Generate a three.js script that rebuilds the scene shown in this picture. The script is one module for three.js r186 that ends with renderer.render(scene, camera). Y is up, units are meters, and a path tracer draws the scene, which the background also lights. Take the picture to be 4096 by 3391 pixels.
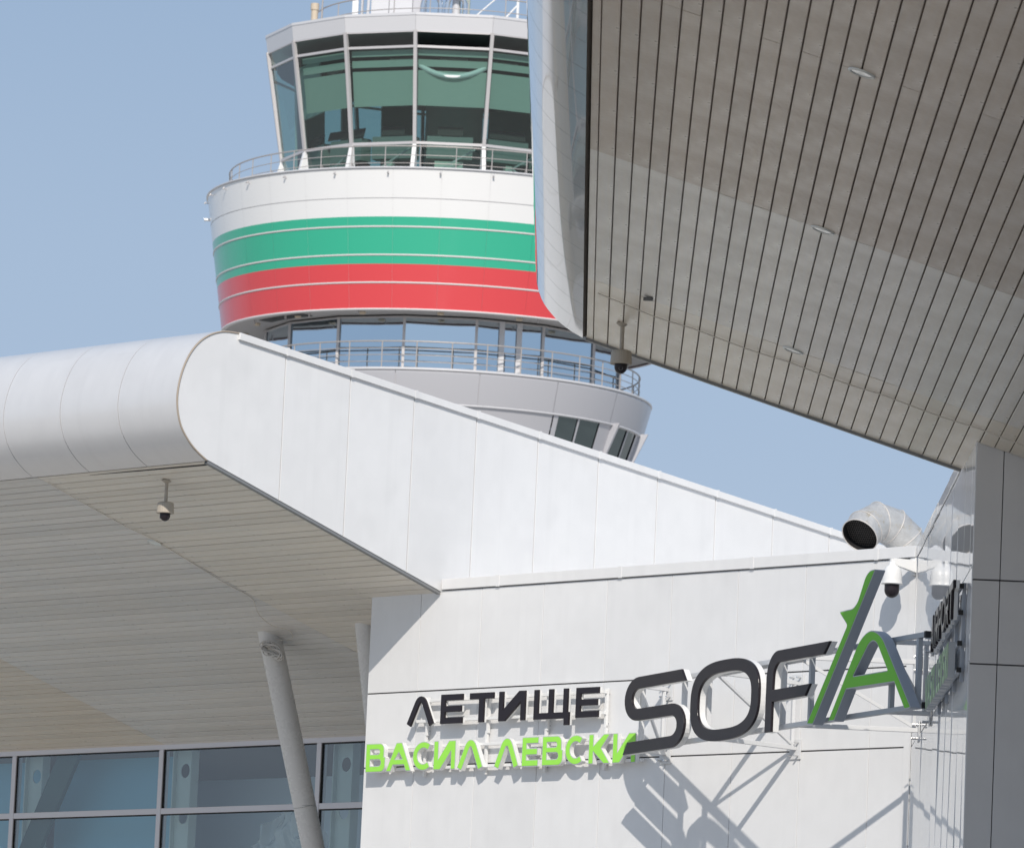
import * as THREE from 'three';
import { RoundedBoxGeometry } from 'three/addons/geometries/RoundedBoxGeometry.js';
import { mergeGeometries } from 'three/addons/utils/BufferGeometryUtils.js';

// ---------------------------------------------------------------- camera, sky, sun, exposure
const scene = new THREE.Scene();
const camera = new THREE.PerspectiveCamera(7.80, 4096 / 3391, 1, 4000);
camera.position.set(0, 1.65, 0);
camera.rotation.set(0.13155, 0.01515, 0.04482, 'YXZ');
camera.focus = 70;
camera.userData.fStop = 9;
scene.add(camera);

const SUN_ALT = 36.0 * Math.PI / 180, SUN_AZ = 1.2 * Math.PI / 180;      // the light travels away from the camera
const sunDir = new THREE.Vector3(-Math.sin(SUN_AZ) * Math.cos(SUN_ALT), Math.sin(SUN_ALT), Math.cos(SUN_AZ) * Math.cos(SUN_ALT));
const sun = new THREE.DirectionalLight(new THREE.Color(1, 0.93, 0.84), 3.4);
sun.position.copy(sunDir).multiplyScalar(150).add(new THREE.Vector3(0, 8, -70));
sun.target.position.set(0, 8, -70);
sun.castShadow = true;
sun.shadow.mapSize.set(4096, 4096);
Object.assign(sun.shadow.camera, { left: -40, right: 40, top: 40, bottom: -40, near: 1, far: 500 });
scene.add(sun, sun.target);

{ // clear sky with a pale horizon and a soft glow round the sun
  const W = 512, H = 256, d = new Float32Array(W * H * 4), v = new THREE.Vector3();
  const mix = (a, b, t) => a + (b - a) * t, sm = (t) => { t = Math.min(1, Math.max(0, t)); return t * t * (3 - 2 * t); };
  const stops = [[-1, [0.20, 0.19, 0.18]], [-0.02, [0.48, 0.52, 0.56]], [0.0, [0.51, 0.60, 0.715]], [0.08, [0.46, 0.57, 0.72]], [0.14, [0.39, 0.51, 0.68]], [0.22, [0.32, 0.445, 0.63]], [0.45, [0.28, 0.375, 0.53]], [1, [0.22, 0.30, 0.44]]];
  for (let j = 0; j < H; j++) for (let i = 0; i < W; i++) {
    const th = (j + 0.5) / H * Math.PI - Math.PI / 2, ph = ((i + 0.5) / W - 0.5) * 2 * Math.PI;
    v.set(Math.cos(th) * Math.cos(ph), Math.sin(th), Math.cos(th) * Math.sin(ph));
    let k = 0; while (k < stops.length - 2 && v.y > stops[k + 1][0]) k++;
    const t = sm((v.y - stops[k][0]) / (stops[k + 1][0] - stops[k][0]));
    const c = Math.max(0, v.dot(sunDir)), g = v.y > -0.02 ? 0.25 * Math.pow(c, 6) + 0.9 * Math.pow(c, 60) : 0;
    for (let q = 0; q < 3; q++) d[(j * W + i) * 4 + q] = mix(stops[k][1][q], stops[k + 1][1][q], t) + g * [1, 0.96, 0.9][q];
    d[(j * W + i) * 4 + 3] = 1;
  }
  const sky = new THREE.DataTexture(d, W, H, THREE.RGBAFormat, THREE.FloatType);
  sky.mapping = THREE.EquirectangularReflectionMapping; sky.magFilter = sky.minFilter = THREE.LinearFilter; sky.needsUpdate = true;
  scene.background = sky; scene.environment = sky;
}
const renderer = new THREE.WebGLRenderer({ antialias: true });
renderer.setSize(1024, 847);
renderer.toneMapping = THREE.LinearToneMapping;
renderer.toneMappingExposure = 1.0;
renderer.shadowMap.enabled = true;

// ---------------------------------------------------------------- helpers
let seed = 7;
const rnd = () => { seed = (seed * 1664525 + 1013904223) >>> 0; return seed / 4294967296; };
const V2 = (x, y) => new THREE.Vector2(x, y), V3 = (x, y, z) => new THREE.Vector3(x, y, z);
const CORNER = V3(3.596, 0, -70), TURN = 0.76, PI = Math.PI;
// local frames: x along the wall, y up, z out of the wall, origin at the foot of the inner corner of the two walls
const frame = (o, phi) => ({ o, phi, m: new THREE.Matrix4().makeRotationY(phi).setPosition(o) });
const FA = frame(CORNER, -(PI / 2 - TURN)), FB = frame(CORNER, -PI / 2), FS = frame(CORNER, -(PI / 2 - TURN / 2)), FW = frame(V3(0, 0, 0), 0);
const TOWER = V3(-6.3, 0, -235), FT = frame(TOWER, 0);
const bases = new Map(), taken = new Map();
function numbered(n) { const k = taken.get(n) ?? 0; taken.set(n, k + 1); return k ? n + '_' + String(k).padStart(3, '0') : n; }
function thing(name, label, category, fr, base, group, kind) {
  const g = new THREE.Group(); g.name = numbered(name);
  g.position.copy(V3(...base).applyMatrix4(fr.m)); g.rotation.y = fr.phi;
  g.userData = { label, category };
  if (group) g.userData.group = group;
  if (kind) g.userData.kind = kind;
  bases.set(g, V3(...base)); scene.add(g); return g;
}
function metres(g) { // planar uv in metres by the main direction of each face
  g = g.index ? g.toNonIndexed() : g;
  const p = g.attributes.position, uv = new Float32Array(p.count * 2), a = V3(0, 0, 0), b = V3(0, 0, 0), c = V3(0, 0, 0);
  for (let i = 0; i < p.count; i += 3) {
    a.fromBufferAttribute(p, i); b.fromBufferAttribute(p, i + 1).sub(a); c.fromBufferAttribute(p, i + 2).sub(a); b.cross(c);
    const ax = Math.abs(b.x), ay = Math.abs(b.y), az = Math.abs(b.z);
    for (let k = 0; k < 3; k++) {
      const x = p.getX(i + k), y = p.getY(i + k), z = p.getZ(i + k);
      uv[(i + k) * 2] = az >= ax ? x : ay > ax ? x : z; uv[(i + k) * 2 + 1] = ay > ax && ay > az ? z : y;
    }
  }
  g.setAttribute('uv', new THREE.BufferAttribute(uv, 2)); return g;
}
const clean = (g) => { g = g.index ? g.toNonIndexed() : g; for (const k of Object.keys(g.attributes)) if (!['position', 'normal', 'uv'].includes(k)) g.deleteAttribute(k); return g; };
// geometries are written in the frame of the thing and moved to its base here
function part(name, geos, mat, parent, extra) {
  let list = (Array.isArray(geos) ? geos : [geos]).map(clean);
  let g = list.length > 1 ? mergeGeometries(list) : list[0];
  const b = bases.get(parent);
  g = g.clone(); g.translate(-b.x, -b.y, -b.z);
  const m = new THREE.Mesh(g, mat); m.name = name; m.castShadow = m.receiveShadow = true;
  if (extra) Object.assign(m.userData, extra);
  bases.set(m, b); parent.add(m); return m;
}
function place(name, geo, mat, parent, pos, rot) { // shares a geometry between alike pieces
  const b = bases.get(parent), m = new THREE.Mesh(geo, mat); m.name = name; m.castShadow = m.receiveShadow = true;
  m.position.set(pos[0] - b.x, pos[1] - b.y, pos[2] - b.z); if (rot) m.rotation.set(...rot);
  bases.set(m, V3(0, 0, 0)); parent.add(m); return m;
}
const box = (x0, x1, y0, y1, z0, z1, r = 0) => {
  const w = x1 - x0, h = y1 - y0, d = z1 - z0;
  const g = r ? new RoundedBoxGeometry(w, h, d, 1, Math.min(r, w * 0.45, h * 0.45, d * 0.45)) : new THREE.BoxGeometry(w, h, d);
  g.translate((x0 + x1) / 2, (y0 + y1) / 2, (z0 + z1) / 2); return metres(g);
};
function bar(a, b, w, h, r = 0) { // a square tube from a to b
  const A = V3(...a), B = V3(...b), L = A.distanceTo(B), g = r ? new RoundedBoxGeometry(w, h, L, 1, r) : new THREE.BoxGeometry(w, h, L);
  const o = new THREE.Object3D(); o.position.copy(A).add(B).multiplyScalar(0.5); o.lookAt(B); o.updateMatrix(); g.applyMatrix4(o.matrix); return metres(g);
}
function rod(a, b, r, seg = 10, r2 = r) {
  const A = V3(...a), B = V3(...b), g = new THREE.CylinderGeometry(r2, r, A.distanceTo(B), seg);
  g.applyQuaternion(new THREE.Quaternion().setFromUnitVectors(V3(0, 1, 0), B.clone().sub(A).normalize())); g.translate((A.x + B.x) / 2, (A.y + B.y) / 2, (A.z + B.z) / 2); return g;
}
const tube = (pts, r, seg = 40, rs = 8, closed = false) => new THREE.TubeGeometry(new THREE.CatmullRomCurve3(pts.map((p) => V3(...p)), closed), seg, r, rs, closed);
const lathe = (pts, seg = 32, cx = 0, cy = 0, cz = 0) => { const g = new THREE.LatheGeometry(pts.map((p) => V2(...p)), seg); g.translate(cx, cy, cz); return g; };
function shape(outer, holes = []) { const s = new THREE.Shape(outer.map((p) => V2(...p))); for (const h of holes) s.holes.push(new THREE.Path(h.map((p) => V2(...p)))); return s; }
function prism(outer, holes, z0, z1, bevel = 0) { // drawn in x and y, from z0 to z1
  const g = new THREE.ExtrudeGeometry(shape(outer, holes), { depth: z1 - z0 - 2 * bevel, bevelEnabled: bevel > 0, bevelSize: bevel, bevelOffset: -bevel, bevelThickness: bevel, bevelSegments: 2, curveSegments: 6 });
  g.translate(0, 0, z0 + bevel); return metres(g);
}
function profileSheet(pts, x0, x1, t) { // a curved sheet: points are [z, y], pushed out to thickness t
  const n = pts.length, pos = [], idx = [], nor = pts.map((p, i) => { const a = pts[Math.max(0, i - 1)], b = pts[Math.min(n - 1, i + 1)], L = Math.hypot(b[0] - a[0], b[1] - a[1]); return [(b[1] - a[1]) / L, -(b[0] - a[0]) / L]; });
  const P = [], N = [], quad = (a, b, c, d, na, nb, nc, nd) => { for (const [p, q] of [[a, na], [b, nb], [c, nc], [a, na], [c, nc], [d, nd]]) { P.push(...p); N.push(...q); } };
  for (let i = 0; i < n - 1; i++) {
    const j = i + 1, o = (k, x, e) => [x, pts[k][1] + nor[k][1] * e, pts[k][0] + nor[k][0] * e], nn = (k, s) => [0, nor[k][1] * s, nor[k][0] * s];
    quad(o(i, x0, t), o(i, x1, t), o(j, x1, t), o(j, x0, t), nn(i, 1), nn(i, 1), nn(j, 1), nn(j, 1));
    quad(o(i, x1, 0), o(i, x0, 0), o(j, x0, 0), o(j, x1, 0), nn(i, -1), nn(i, -1), nn(j, -1), nn(j, -1));
    quad(o(i, x0, 0), o(i, x0, t), o(j, x0, t), o(j, x0, 0), [-1, 0, 0], [-1, 0, 0], [-1, 0, 0], [-1, 0, 0]);
    quad(o(i, x1, t), o(i, x1, 0), o(j, x1, 0), o(j, x1, t), [1, 0, 0], [1, 0, 0], [1, 0, 0], [1, 0, 0]);
  }
  const g = new THREE.BufferGeometry(); g.setAttribute('position', new THREE.Float32BufferAttribute(P, 3)); g.setAttribute('normal', new THREE.Float32BufferAttribute(N, 3)); return metres(g);
}

// ---------------------------------------------------------------- textures
function noise2(S, cells, sd) { // tiling value noise
  const lat = new Float32Array(cells * cells); let s = sd * 7919 + 13;
  for (let i = 0; i < lat.length; i++) { s = (s * 1664525 + 1013904223) >>> 0; lat[i] = s / 4294967296; }
  const out = new Float32Array(S * S), f = (t) => t * t * (3 - 2 * t);
  for (let y = 0; y < S; y++) for (let x = 0; x < S; x++) {
    const u = x / S * cells, v = y / S * cells, x0 = Math.floor(u), y0 = Math.floor(v), a = f(u - x0), b = f(v - y0), x1 = (x0 + 1) % cells, y1 = (y0 + 1) % cells;
    out[y * S + x] = (lat[y0 * cells + x0] * (1 - a) + lat[y0 * cells + x1] * a) * (1 - b) + (lat[y1 * cells + x0] * (1 - a) + lat[y1 * cells + x1] * a) * b;
  }
  return out;
}
function tex(S, fn, rx, ry, srgb) {
  const d = new Uint8Array(S * S * 4);
  for (let y = 0; y < S; y++) for (let x = 0; x < S; x++) { const c = fn(x, y, y * S + x), i = (y * S + x) * 4; for (let k = 0; k < 3; k++) d[i + k] = Math.max(0, Math.min(255, 255 * (c.length ? c[k] : c))); d[i + 3] = 255; }
  const t = new THREE.DataTexture(d, S, S); t.wrapS = t.wrapT = THREE.RepeatWrapping; t.magFilter = THREE.LinearFilter; t.minFilter = THREE.LinearMipmapLinearFilter; t.generateMipmaps = true;
  t.repeat.set(rx, ry); if (srgb) t.colorSpace = THREE.SRGBColorSpace; t.needsUpdate = true; return t;
}
const N4 = noise2(512, 4, 1), N9 = noise2(512, 9, 2), N23 = noise2(512, 23, 3), N64 = noise2(512, 64, 4), N200 = noise2(512, 200, 5);
const tWave = tex(512, (x, y, i) => N4[i] * 0.75 + N9[i] * 0.25, 1 / 2.3, 1 / 3.1);
const tDirt = tex(512, (x, y, i) => 0.965 + 0.012 * N4[i] + 0.015 * N23[i] - 0.02 * Math.max(0, N9[i] - 0.62) * 2 - 0.012 * Math.max(0, N64[300 * 512 + x] - 0.6) * (0.3 + N4[i]) * 2 - (N200[i] > 0.9996 ? 0.15 : 0), 1 / 2.7, 1 / 3.7, true);
const tRough = tex(512, (x, y, i) => 0.75 + 0.35 * (N9[i] - 0.5) + 0.2 * (N64[i] - 0.5), 1 / 1.7, 1 / 1.7);
// soffit slats: u along the slat, v once across its pitch; dust gathers along both edges
const PITCH = 0.1455;
const tSlat = tex(512, (x, y, i) => {
  const v = y / 512, e = Math.min(v, 1 - v), n = N23[i], m = N9[(y % 512) * 512 + x];
  const streak = N64[(Math.floor(x / 2) % 512) + 512 * 40] * 0.5 + N200[x + 512 * 80] * 0.5;
  let c = 0.955 + 0.012 * (m - 0.5) + 0.012 * (n - 0.5);
  c -= 0.22 * Math.exp(-e / 0.03) * (0.12 + 3.0 * Math.max(0, N9[(v < 0.5 ? 40 : 300) * 512 + x] * 0.55 + N23[(v < 0.5 ? 140 : 200) * 512 + x] * 0.45 - 0.60)) + 0.05 * Math.exp(-e / 0.14) * streak;
  return [c, c * (0.995 - 0.012 * m), c * (0.985 - 0.03 * m)];
}, 1 / 7.3, 1 / PITCH, true);
const tGround = tex(512, (x, y, i) => 0.86 + 0.09 * N9[i] + 0.05 * N64[i], 1 / 6, 1 / 6, true);
const tBrush = tex(512, (x, y, i) => 0.7 + 0.3 * N200[(y * 512 + ((x >> 4) % 512))], 1 / 1.1, 1 / 1.1);

// ---------------------------------------------------------------- materials
const C = (r, g, b) => new THREE.Color().setRGB(r, g, b);
const std = (c, rough, o = {}) => new THREE.MeshPhysicalMaterial({ color: c, roughness: rough, metalness: 0, side: THREE.DoubleSide, ...o });
const panelWhite = std(C(0.80, 0.80, 0.80), 0.42, { map: tDirt, bumpMap: tWave, bumpScale: 0.004, clearcoat: 0.35, clearcoatRoughness: 0.12 });
const panelWhites = [0.785, 0.80, 0.80, 0.812].map((v) => { const m = panelWhite.clone(); m.color.setRGB(v, v, v); return m; });
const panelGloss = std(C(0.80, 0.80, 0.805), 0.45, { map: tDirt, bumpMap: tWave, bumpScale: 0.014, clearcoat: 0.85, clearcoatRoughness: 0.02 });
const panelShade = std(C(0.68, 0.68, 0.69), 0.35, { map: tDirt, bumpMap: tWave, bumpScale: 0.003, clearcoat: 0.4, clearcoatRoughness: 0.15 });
const trimWhite = std(C(0.80, 0.80, 0.80), 0.4, { map: tDirt });
const jointDark = std(C(0.09, 0.09, 0.095), 0.8);
const jointGrey = std(C(0.28, 0.28, 0.29), 0.8);
const noseSatin = std(C(0.73, 0.73, 0.74), 0.45, { metalness: 0.12, map: tDirt, clearcoat: 0.55, clearcoatRoughness: 0.09 });
const noseGloss = std(C(0.40, 0.405, 0.41), 0.26, { metalness: 0.5, map: tDirt, bumpMap: tWave, bumpScale: 0.0015, clearcoat: 1, clearcoatRoughness: 0.03 });
const slatMats = {};
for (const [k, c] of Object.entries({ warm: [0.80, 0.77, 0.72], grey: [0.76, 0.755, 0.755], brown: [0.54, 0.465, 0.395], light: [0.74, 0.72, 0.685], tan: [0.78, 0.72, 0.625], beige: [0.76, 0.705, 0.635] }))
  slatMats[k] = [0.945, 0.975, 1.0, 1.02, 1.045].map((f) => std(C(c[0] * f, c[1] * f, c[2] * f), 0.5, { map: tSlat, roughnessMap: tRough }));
const gapDark = std(C(0.13, 0.105, 0.085), 0.9);
const flangeGrey = std(C(0.24, 0.245, 0.25), 0.45, { metalness: 0.3 });
const sealant = std(C(0.40, 0.34, 0.28), 0.9);
const columnPaint = std(C(0.72, 0.71, 0.69), 0.4, { map: tDirt, roughnessMap: tRough });
const frameGrey = std(C(0.68, 0.67, 0.70), 0.4, { metalness: 0.2 });
const tPatina = tex(512, (x, y, i) => { const a = 0.90 + 0.05 * (N23[i] - 0.5) + 0.05 * (N64[i] - 0.5), r = Math.max(0, N9[i] * 0.7 + N64[i] * 0.3 - 0.64) * 1.4; return [a - r * 0.25, a - r * 0.36, a - r * 0.55]; }, 1 / 0.8, 1 / 0.8, true);
const galv = std(C(0.70, 0.70, 0.69), 0.5, { metalness: 0.3, map: tPatina, roughnessMap: tRough });
const rimMetal = std(C(0.66, 0.63, 0.60), 0.55, { metalness: 0.3 });
const blackGloss = std(C(0.022, 0.018, 0.022), 0.30, { specularIntensity: 0.6 });
const blackMatte = std(C(0.012, 0.012, 0.013), 0.6);
const letterWhite = std(C(0.80, 0.80, 0.79), 0.4);
const letterGrey = std(C(0.36, 0.39, 0.44), 0.42, { metalness: 0.15 });
const edgeGrey = std(C(0.50, 0.52, 0.54), 0.45);
const limeFace = std(C(0.34, 0.80, 0.10), 0.5, { specularIntensity: 0.5 });
const greenFace = std(C(0.18, 0.57, 0.05), 0.5, { specularIntensity: 0.5 });
const paleGreenFace = std(C(0.34, 0.52, 0.30), 0.45);
const steelPaint = std(C(0.66, 0.67, 0.68), 0.45);
const steelGrey = std(C(0.40, 0.43, 0.46), 0.45);
const boltMetal = std(C(0.7, 0.7, 0.7), 0.25, { metalness: 0.9 });
const cameraWhite = std(C(0.82, 0.82, 0.81), 0.35, { clearcoat: 0.4 });
const cameraWorn = std(C(0.50, 0.48, 0.45), 0.6, { map: tex(256, (x, y, i) => { const s = N64[(x * 2 % 512) + 512 * 9]; const c = 0.95 - 0.4 * Math.max(0, s - 0.55) * (1 - y / 256); return [c, c * 0.97, c * 0.92]; }, 3, 3, true) });
const cable = std(C(0.68, 0.64, 0.57), 0.7);
const glassWindow = new THREE.MeshPhysicalMaterial({ color: C(0.78, 0.88, 0.90), roughness: 0, transmission: 1, thickness: 0, ior: 2.2, side: THREE.DoubleSide });
const glassCabin = new THREE.MeshPhysicalMaterial({ color: C(0.48, 0.64, 0.61), roughness: 0, transmission: 1, thickness: 0, ior: 1.75, side: THREE.DoubleSide });
const glassMirror = std(C(0.58, 0.67, 0.74), 0.02, { metalness: 1, bumpMap: tWave, bumpScale: 0.004 });
const glassSmoke = std(C(0.16, 0.20, 0.21), 0.03, { metalness: 0.9 });
const towerWhite = std(C(0.80, 0.80, 0.795), 0.4, { clearcoat: 0.6, clearcoatRoughness: 0.1 });
const towerGreen = std(C(0.028, 0.43, 0.265), 0.4, { clearcoat: 0.6, clearcoatRoughness: 0.1 });
const towerRed = std(C(0.69, 0.058, 0.068), 0.4, { clearcoat: 0.6, clearcoatRoughness: 0.1 });
const towerGrey = std(C(0.50, 0.50, 0.53), 0.4, { metalness: 0.1, clearcoat: 0.3 });
const towerSilver = std(C(0.62, 0.62, 0.64), 0.4, { clearcoat: 0.3 });
const mullionMat = std(C(0.55, 0.53, 0.53), 0.4, { metalness: 0.2 });
const railMat = std(C(0.46, 0.43, 0.41), 0.4, { metalness: 0.3 });
const blindMat = std(C(0.46, 0.52, 0.47), 0.8);
const insideDark = std(C(0.06, 0.06, 0.06), 0.8);
const partitionMat = std(C(0.42, 0.54, 0.52), 0.6);
const insideBox = std(C(0.62, 0.66, 0.58), 0.7);
const chrome = std(C(0.85, 0.85, 0.86), 0.12, { metalness: 1 });

// ---------------------------------------------------------------- ground
{
  const s = 3000, g = new THREE.PlaneGeometry(s, s, 1, 1); g.rotateX(-PI / 2); g.translate(0, 0, -600);
  const uv = g.attributes.uv; for (let i = 0; i < uv.count; i++) uv.setXY(i, uv.getX(i) * s, uv.getY(i) * s);
  const m = new THREE.Mesh(g, std(C(0.50, 0.475, 0.435), 0.9, { map: tGround })); m.name = 'ground'; m.receiveShadow = true;
  m.userData = { kind: 'structure', label: 'pale concrete forecourt in front of the terminal', category: 'ground' }; scene.add(m);
}

{  // unseen pale paving, added to bounce sunlight up to the left soffit
  const t = new THREE.Mesh(box(-60, 3, 0.0, 0.13, -4.2, 8.5, 0.02).applyMatrix4(FA.m), std(C(0.62, 0.585, 0.53), 0.85, { map: tGround })); t.name = 'bounce_paving'; t.receiveShadow = t.castShadow = true;
  t.userData = { kind: 'structure', label: 'unseen raised pale paving added to bounce sunlight onto the left canopy underside', category: 'bounce_paving' }; scene.add(t);
}
// ---------------------------------------------------------------- terminal walls
const ROWS = [0, 1.8, 3.6, 5.2, 7.437, 8.357, 9.588];
const pieces = new Map();
function panel(parent, fr, x0, x1, y0, y1, z1, mat, gx, gy, tilt) { // one cladding cassette, sharing geometry by size
  const w = x1 - x0 - gx, h = y1 - y0 - gy, key = w.toFixed(3) + h.toFixed(3);
  if (!pieces.has(key)) pieces.set(key, [0, 1, 2].map((k) => { const g = metres(new RoundedBoxGeometry(w, h, 0.03, 1, 0.004)); const uv = g.attributes.uv; for (let i = 0; i < uv.count; i++) uv.setXY(i, uv.getX(i) + k * 0.93 + w, uv.getY(i) + k * 1.37 + h); return g; }));
  const g = pieces.get(key)[Math.floor(rnd() * 3)];
  return place('panel', g, mat === panelWhite ? panelWhites[Math.floor(rnd() * 4)] : mat, parent, [(x0 + x1) / 2, (y0 + y1) / 2, z1 - 0.015], [(rnd() - 0.5) * tilt, (rnd() - 0.5) * tilt, 0]);
}
{ // the block that carries the large sign
  const t = thing('sign_building', 'white panelled terminal block carrying the black, lime and green airport lettering', 'building', FA, [-4.6, 0, 0]);
  part('wall', box(-9.275, -0.02, 0, 9.66, -8, -0.034), jointGrey, t);
  part('roof', box(-9.28, -0.05, 9.662, 9.69, -8, -0.02), trimWhite, t);
  const xs = [-9.29]; for (let k = 7; k >= 0; k--) xs.push(-0.65 - 1.103 * k); xs.push(-0.012);
  for (let r = 2; r < 6; r++) for (let c = 0; c < xs.length - 1; c++) panel(t, FA, xs[c], xs[c + 1], ROWS[r], ROWS[r + 1], 0, panelWhite, 0.006, 0.016, 0.0025);
  for (const x of xs.slice(0, -1)) part('joint', box(x - 0.012, x + 0.012, 3.6, 9.58, -0.036, -0.026), jointDark, t);
  for (const y of ROWS.slice(3, 6)) part('joint', box(-9.28, -0.02, y - 0.02, y + 0.02, -0.036, -0.027), jointDark, t);
  const cx = [-7.985, -6.97, -4.83, -2.62, -0.62, -0.01];
  for (let i = 0; i < cx.length - 1; i++) { // folded metal cap in lengths, each lapped by a seam strip
    part('parapet_cap', [box(cx[i] + 0.004, cx[i + 1] - 0.004, 9.592, 9.722, -0.3, 0.028, 0.006)], trimWhite, t);
    if (i) part('seam', box(cx[i] - 0.03, cx[i] + 0.03, 9.586, 9.727, -0.3, 0.034, 0.003), trimWhite, t);
  }
  part('corner_trim', box(-0.10, 0.004, 3.6, 9.586, 0.001, 0.012, 0.003), trimWhite, t);
}
{ // the wall that comes towards the viewer and the end wall under the second roof
  const t = thing('side_building', 'glossy white panelled wing with a dark shaded end wall under the right canopy', 'building', FB, [5, 0, 0]);
  part('wall', box(0.0, 10.31, 0, 9.64, -9, -0.034), jointGrey, t);
  const xs = []; for (let k = 0; k < 10; k++) xs.push(0.006 + 1.105 * k); xs.push(10.335); xs.splice(9, 1, 9.865);
  for (let r = 2; r < 6; r++) for (let c = 0; c < xs.length - 1; c++) panel(t, FB, xs[c], xs[c + 1], ROWS[r], ROWS[r + 1], 0, panelGloss, 0.006, 0.014, 0.014);
  for (const y of ROWS.slice(3, 6)) part('joint', box(0.02, 10.32, y - 0.02, y + 0.02, -0.036, -0.027), jointDark, t);
  for (let i = 0; i < 4; i++) part('parapet_cap', box(0.02 + i * 2.06, 2.06 + i * 2.06, 9.594, 9.72, -0.3, 0.012 + (i % 2) * 0.004, 0.004), panelGloss, t);
  part('corner_trim', box(0.002, 0.07, 3.6, 9.586, 0.001, 0.010, 0.003), trimWhite, t);
  // end wall: faces the viewer
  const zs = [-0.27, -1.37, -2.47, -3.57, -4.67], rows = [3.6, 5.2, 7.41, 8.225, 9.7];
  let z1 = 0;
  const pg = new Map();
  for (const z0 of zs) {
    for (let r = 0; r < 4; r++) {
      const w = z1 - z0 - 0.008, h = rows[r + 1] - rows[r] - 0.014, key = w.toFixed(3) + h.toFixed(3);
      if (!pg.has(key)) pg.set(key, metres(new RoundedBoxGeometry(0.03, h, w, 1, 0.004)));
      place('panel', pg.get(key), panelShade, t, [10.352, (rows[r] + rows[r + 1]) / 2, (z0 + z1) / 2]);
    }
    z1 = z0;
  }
  part('joint', rows.slice(1, 4).map((y) => box(10.305, 10.342, y - 0.02, y + 0.02, -4.6, -0.01)), jointDark, t);
}

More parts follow.
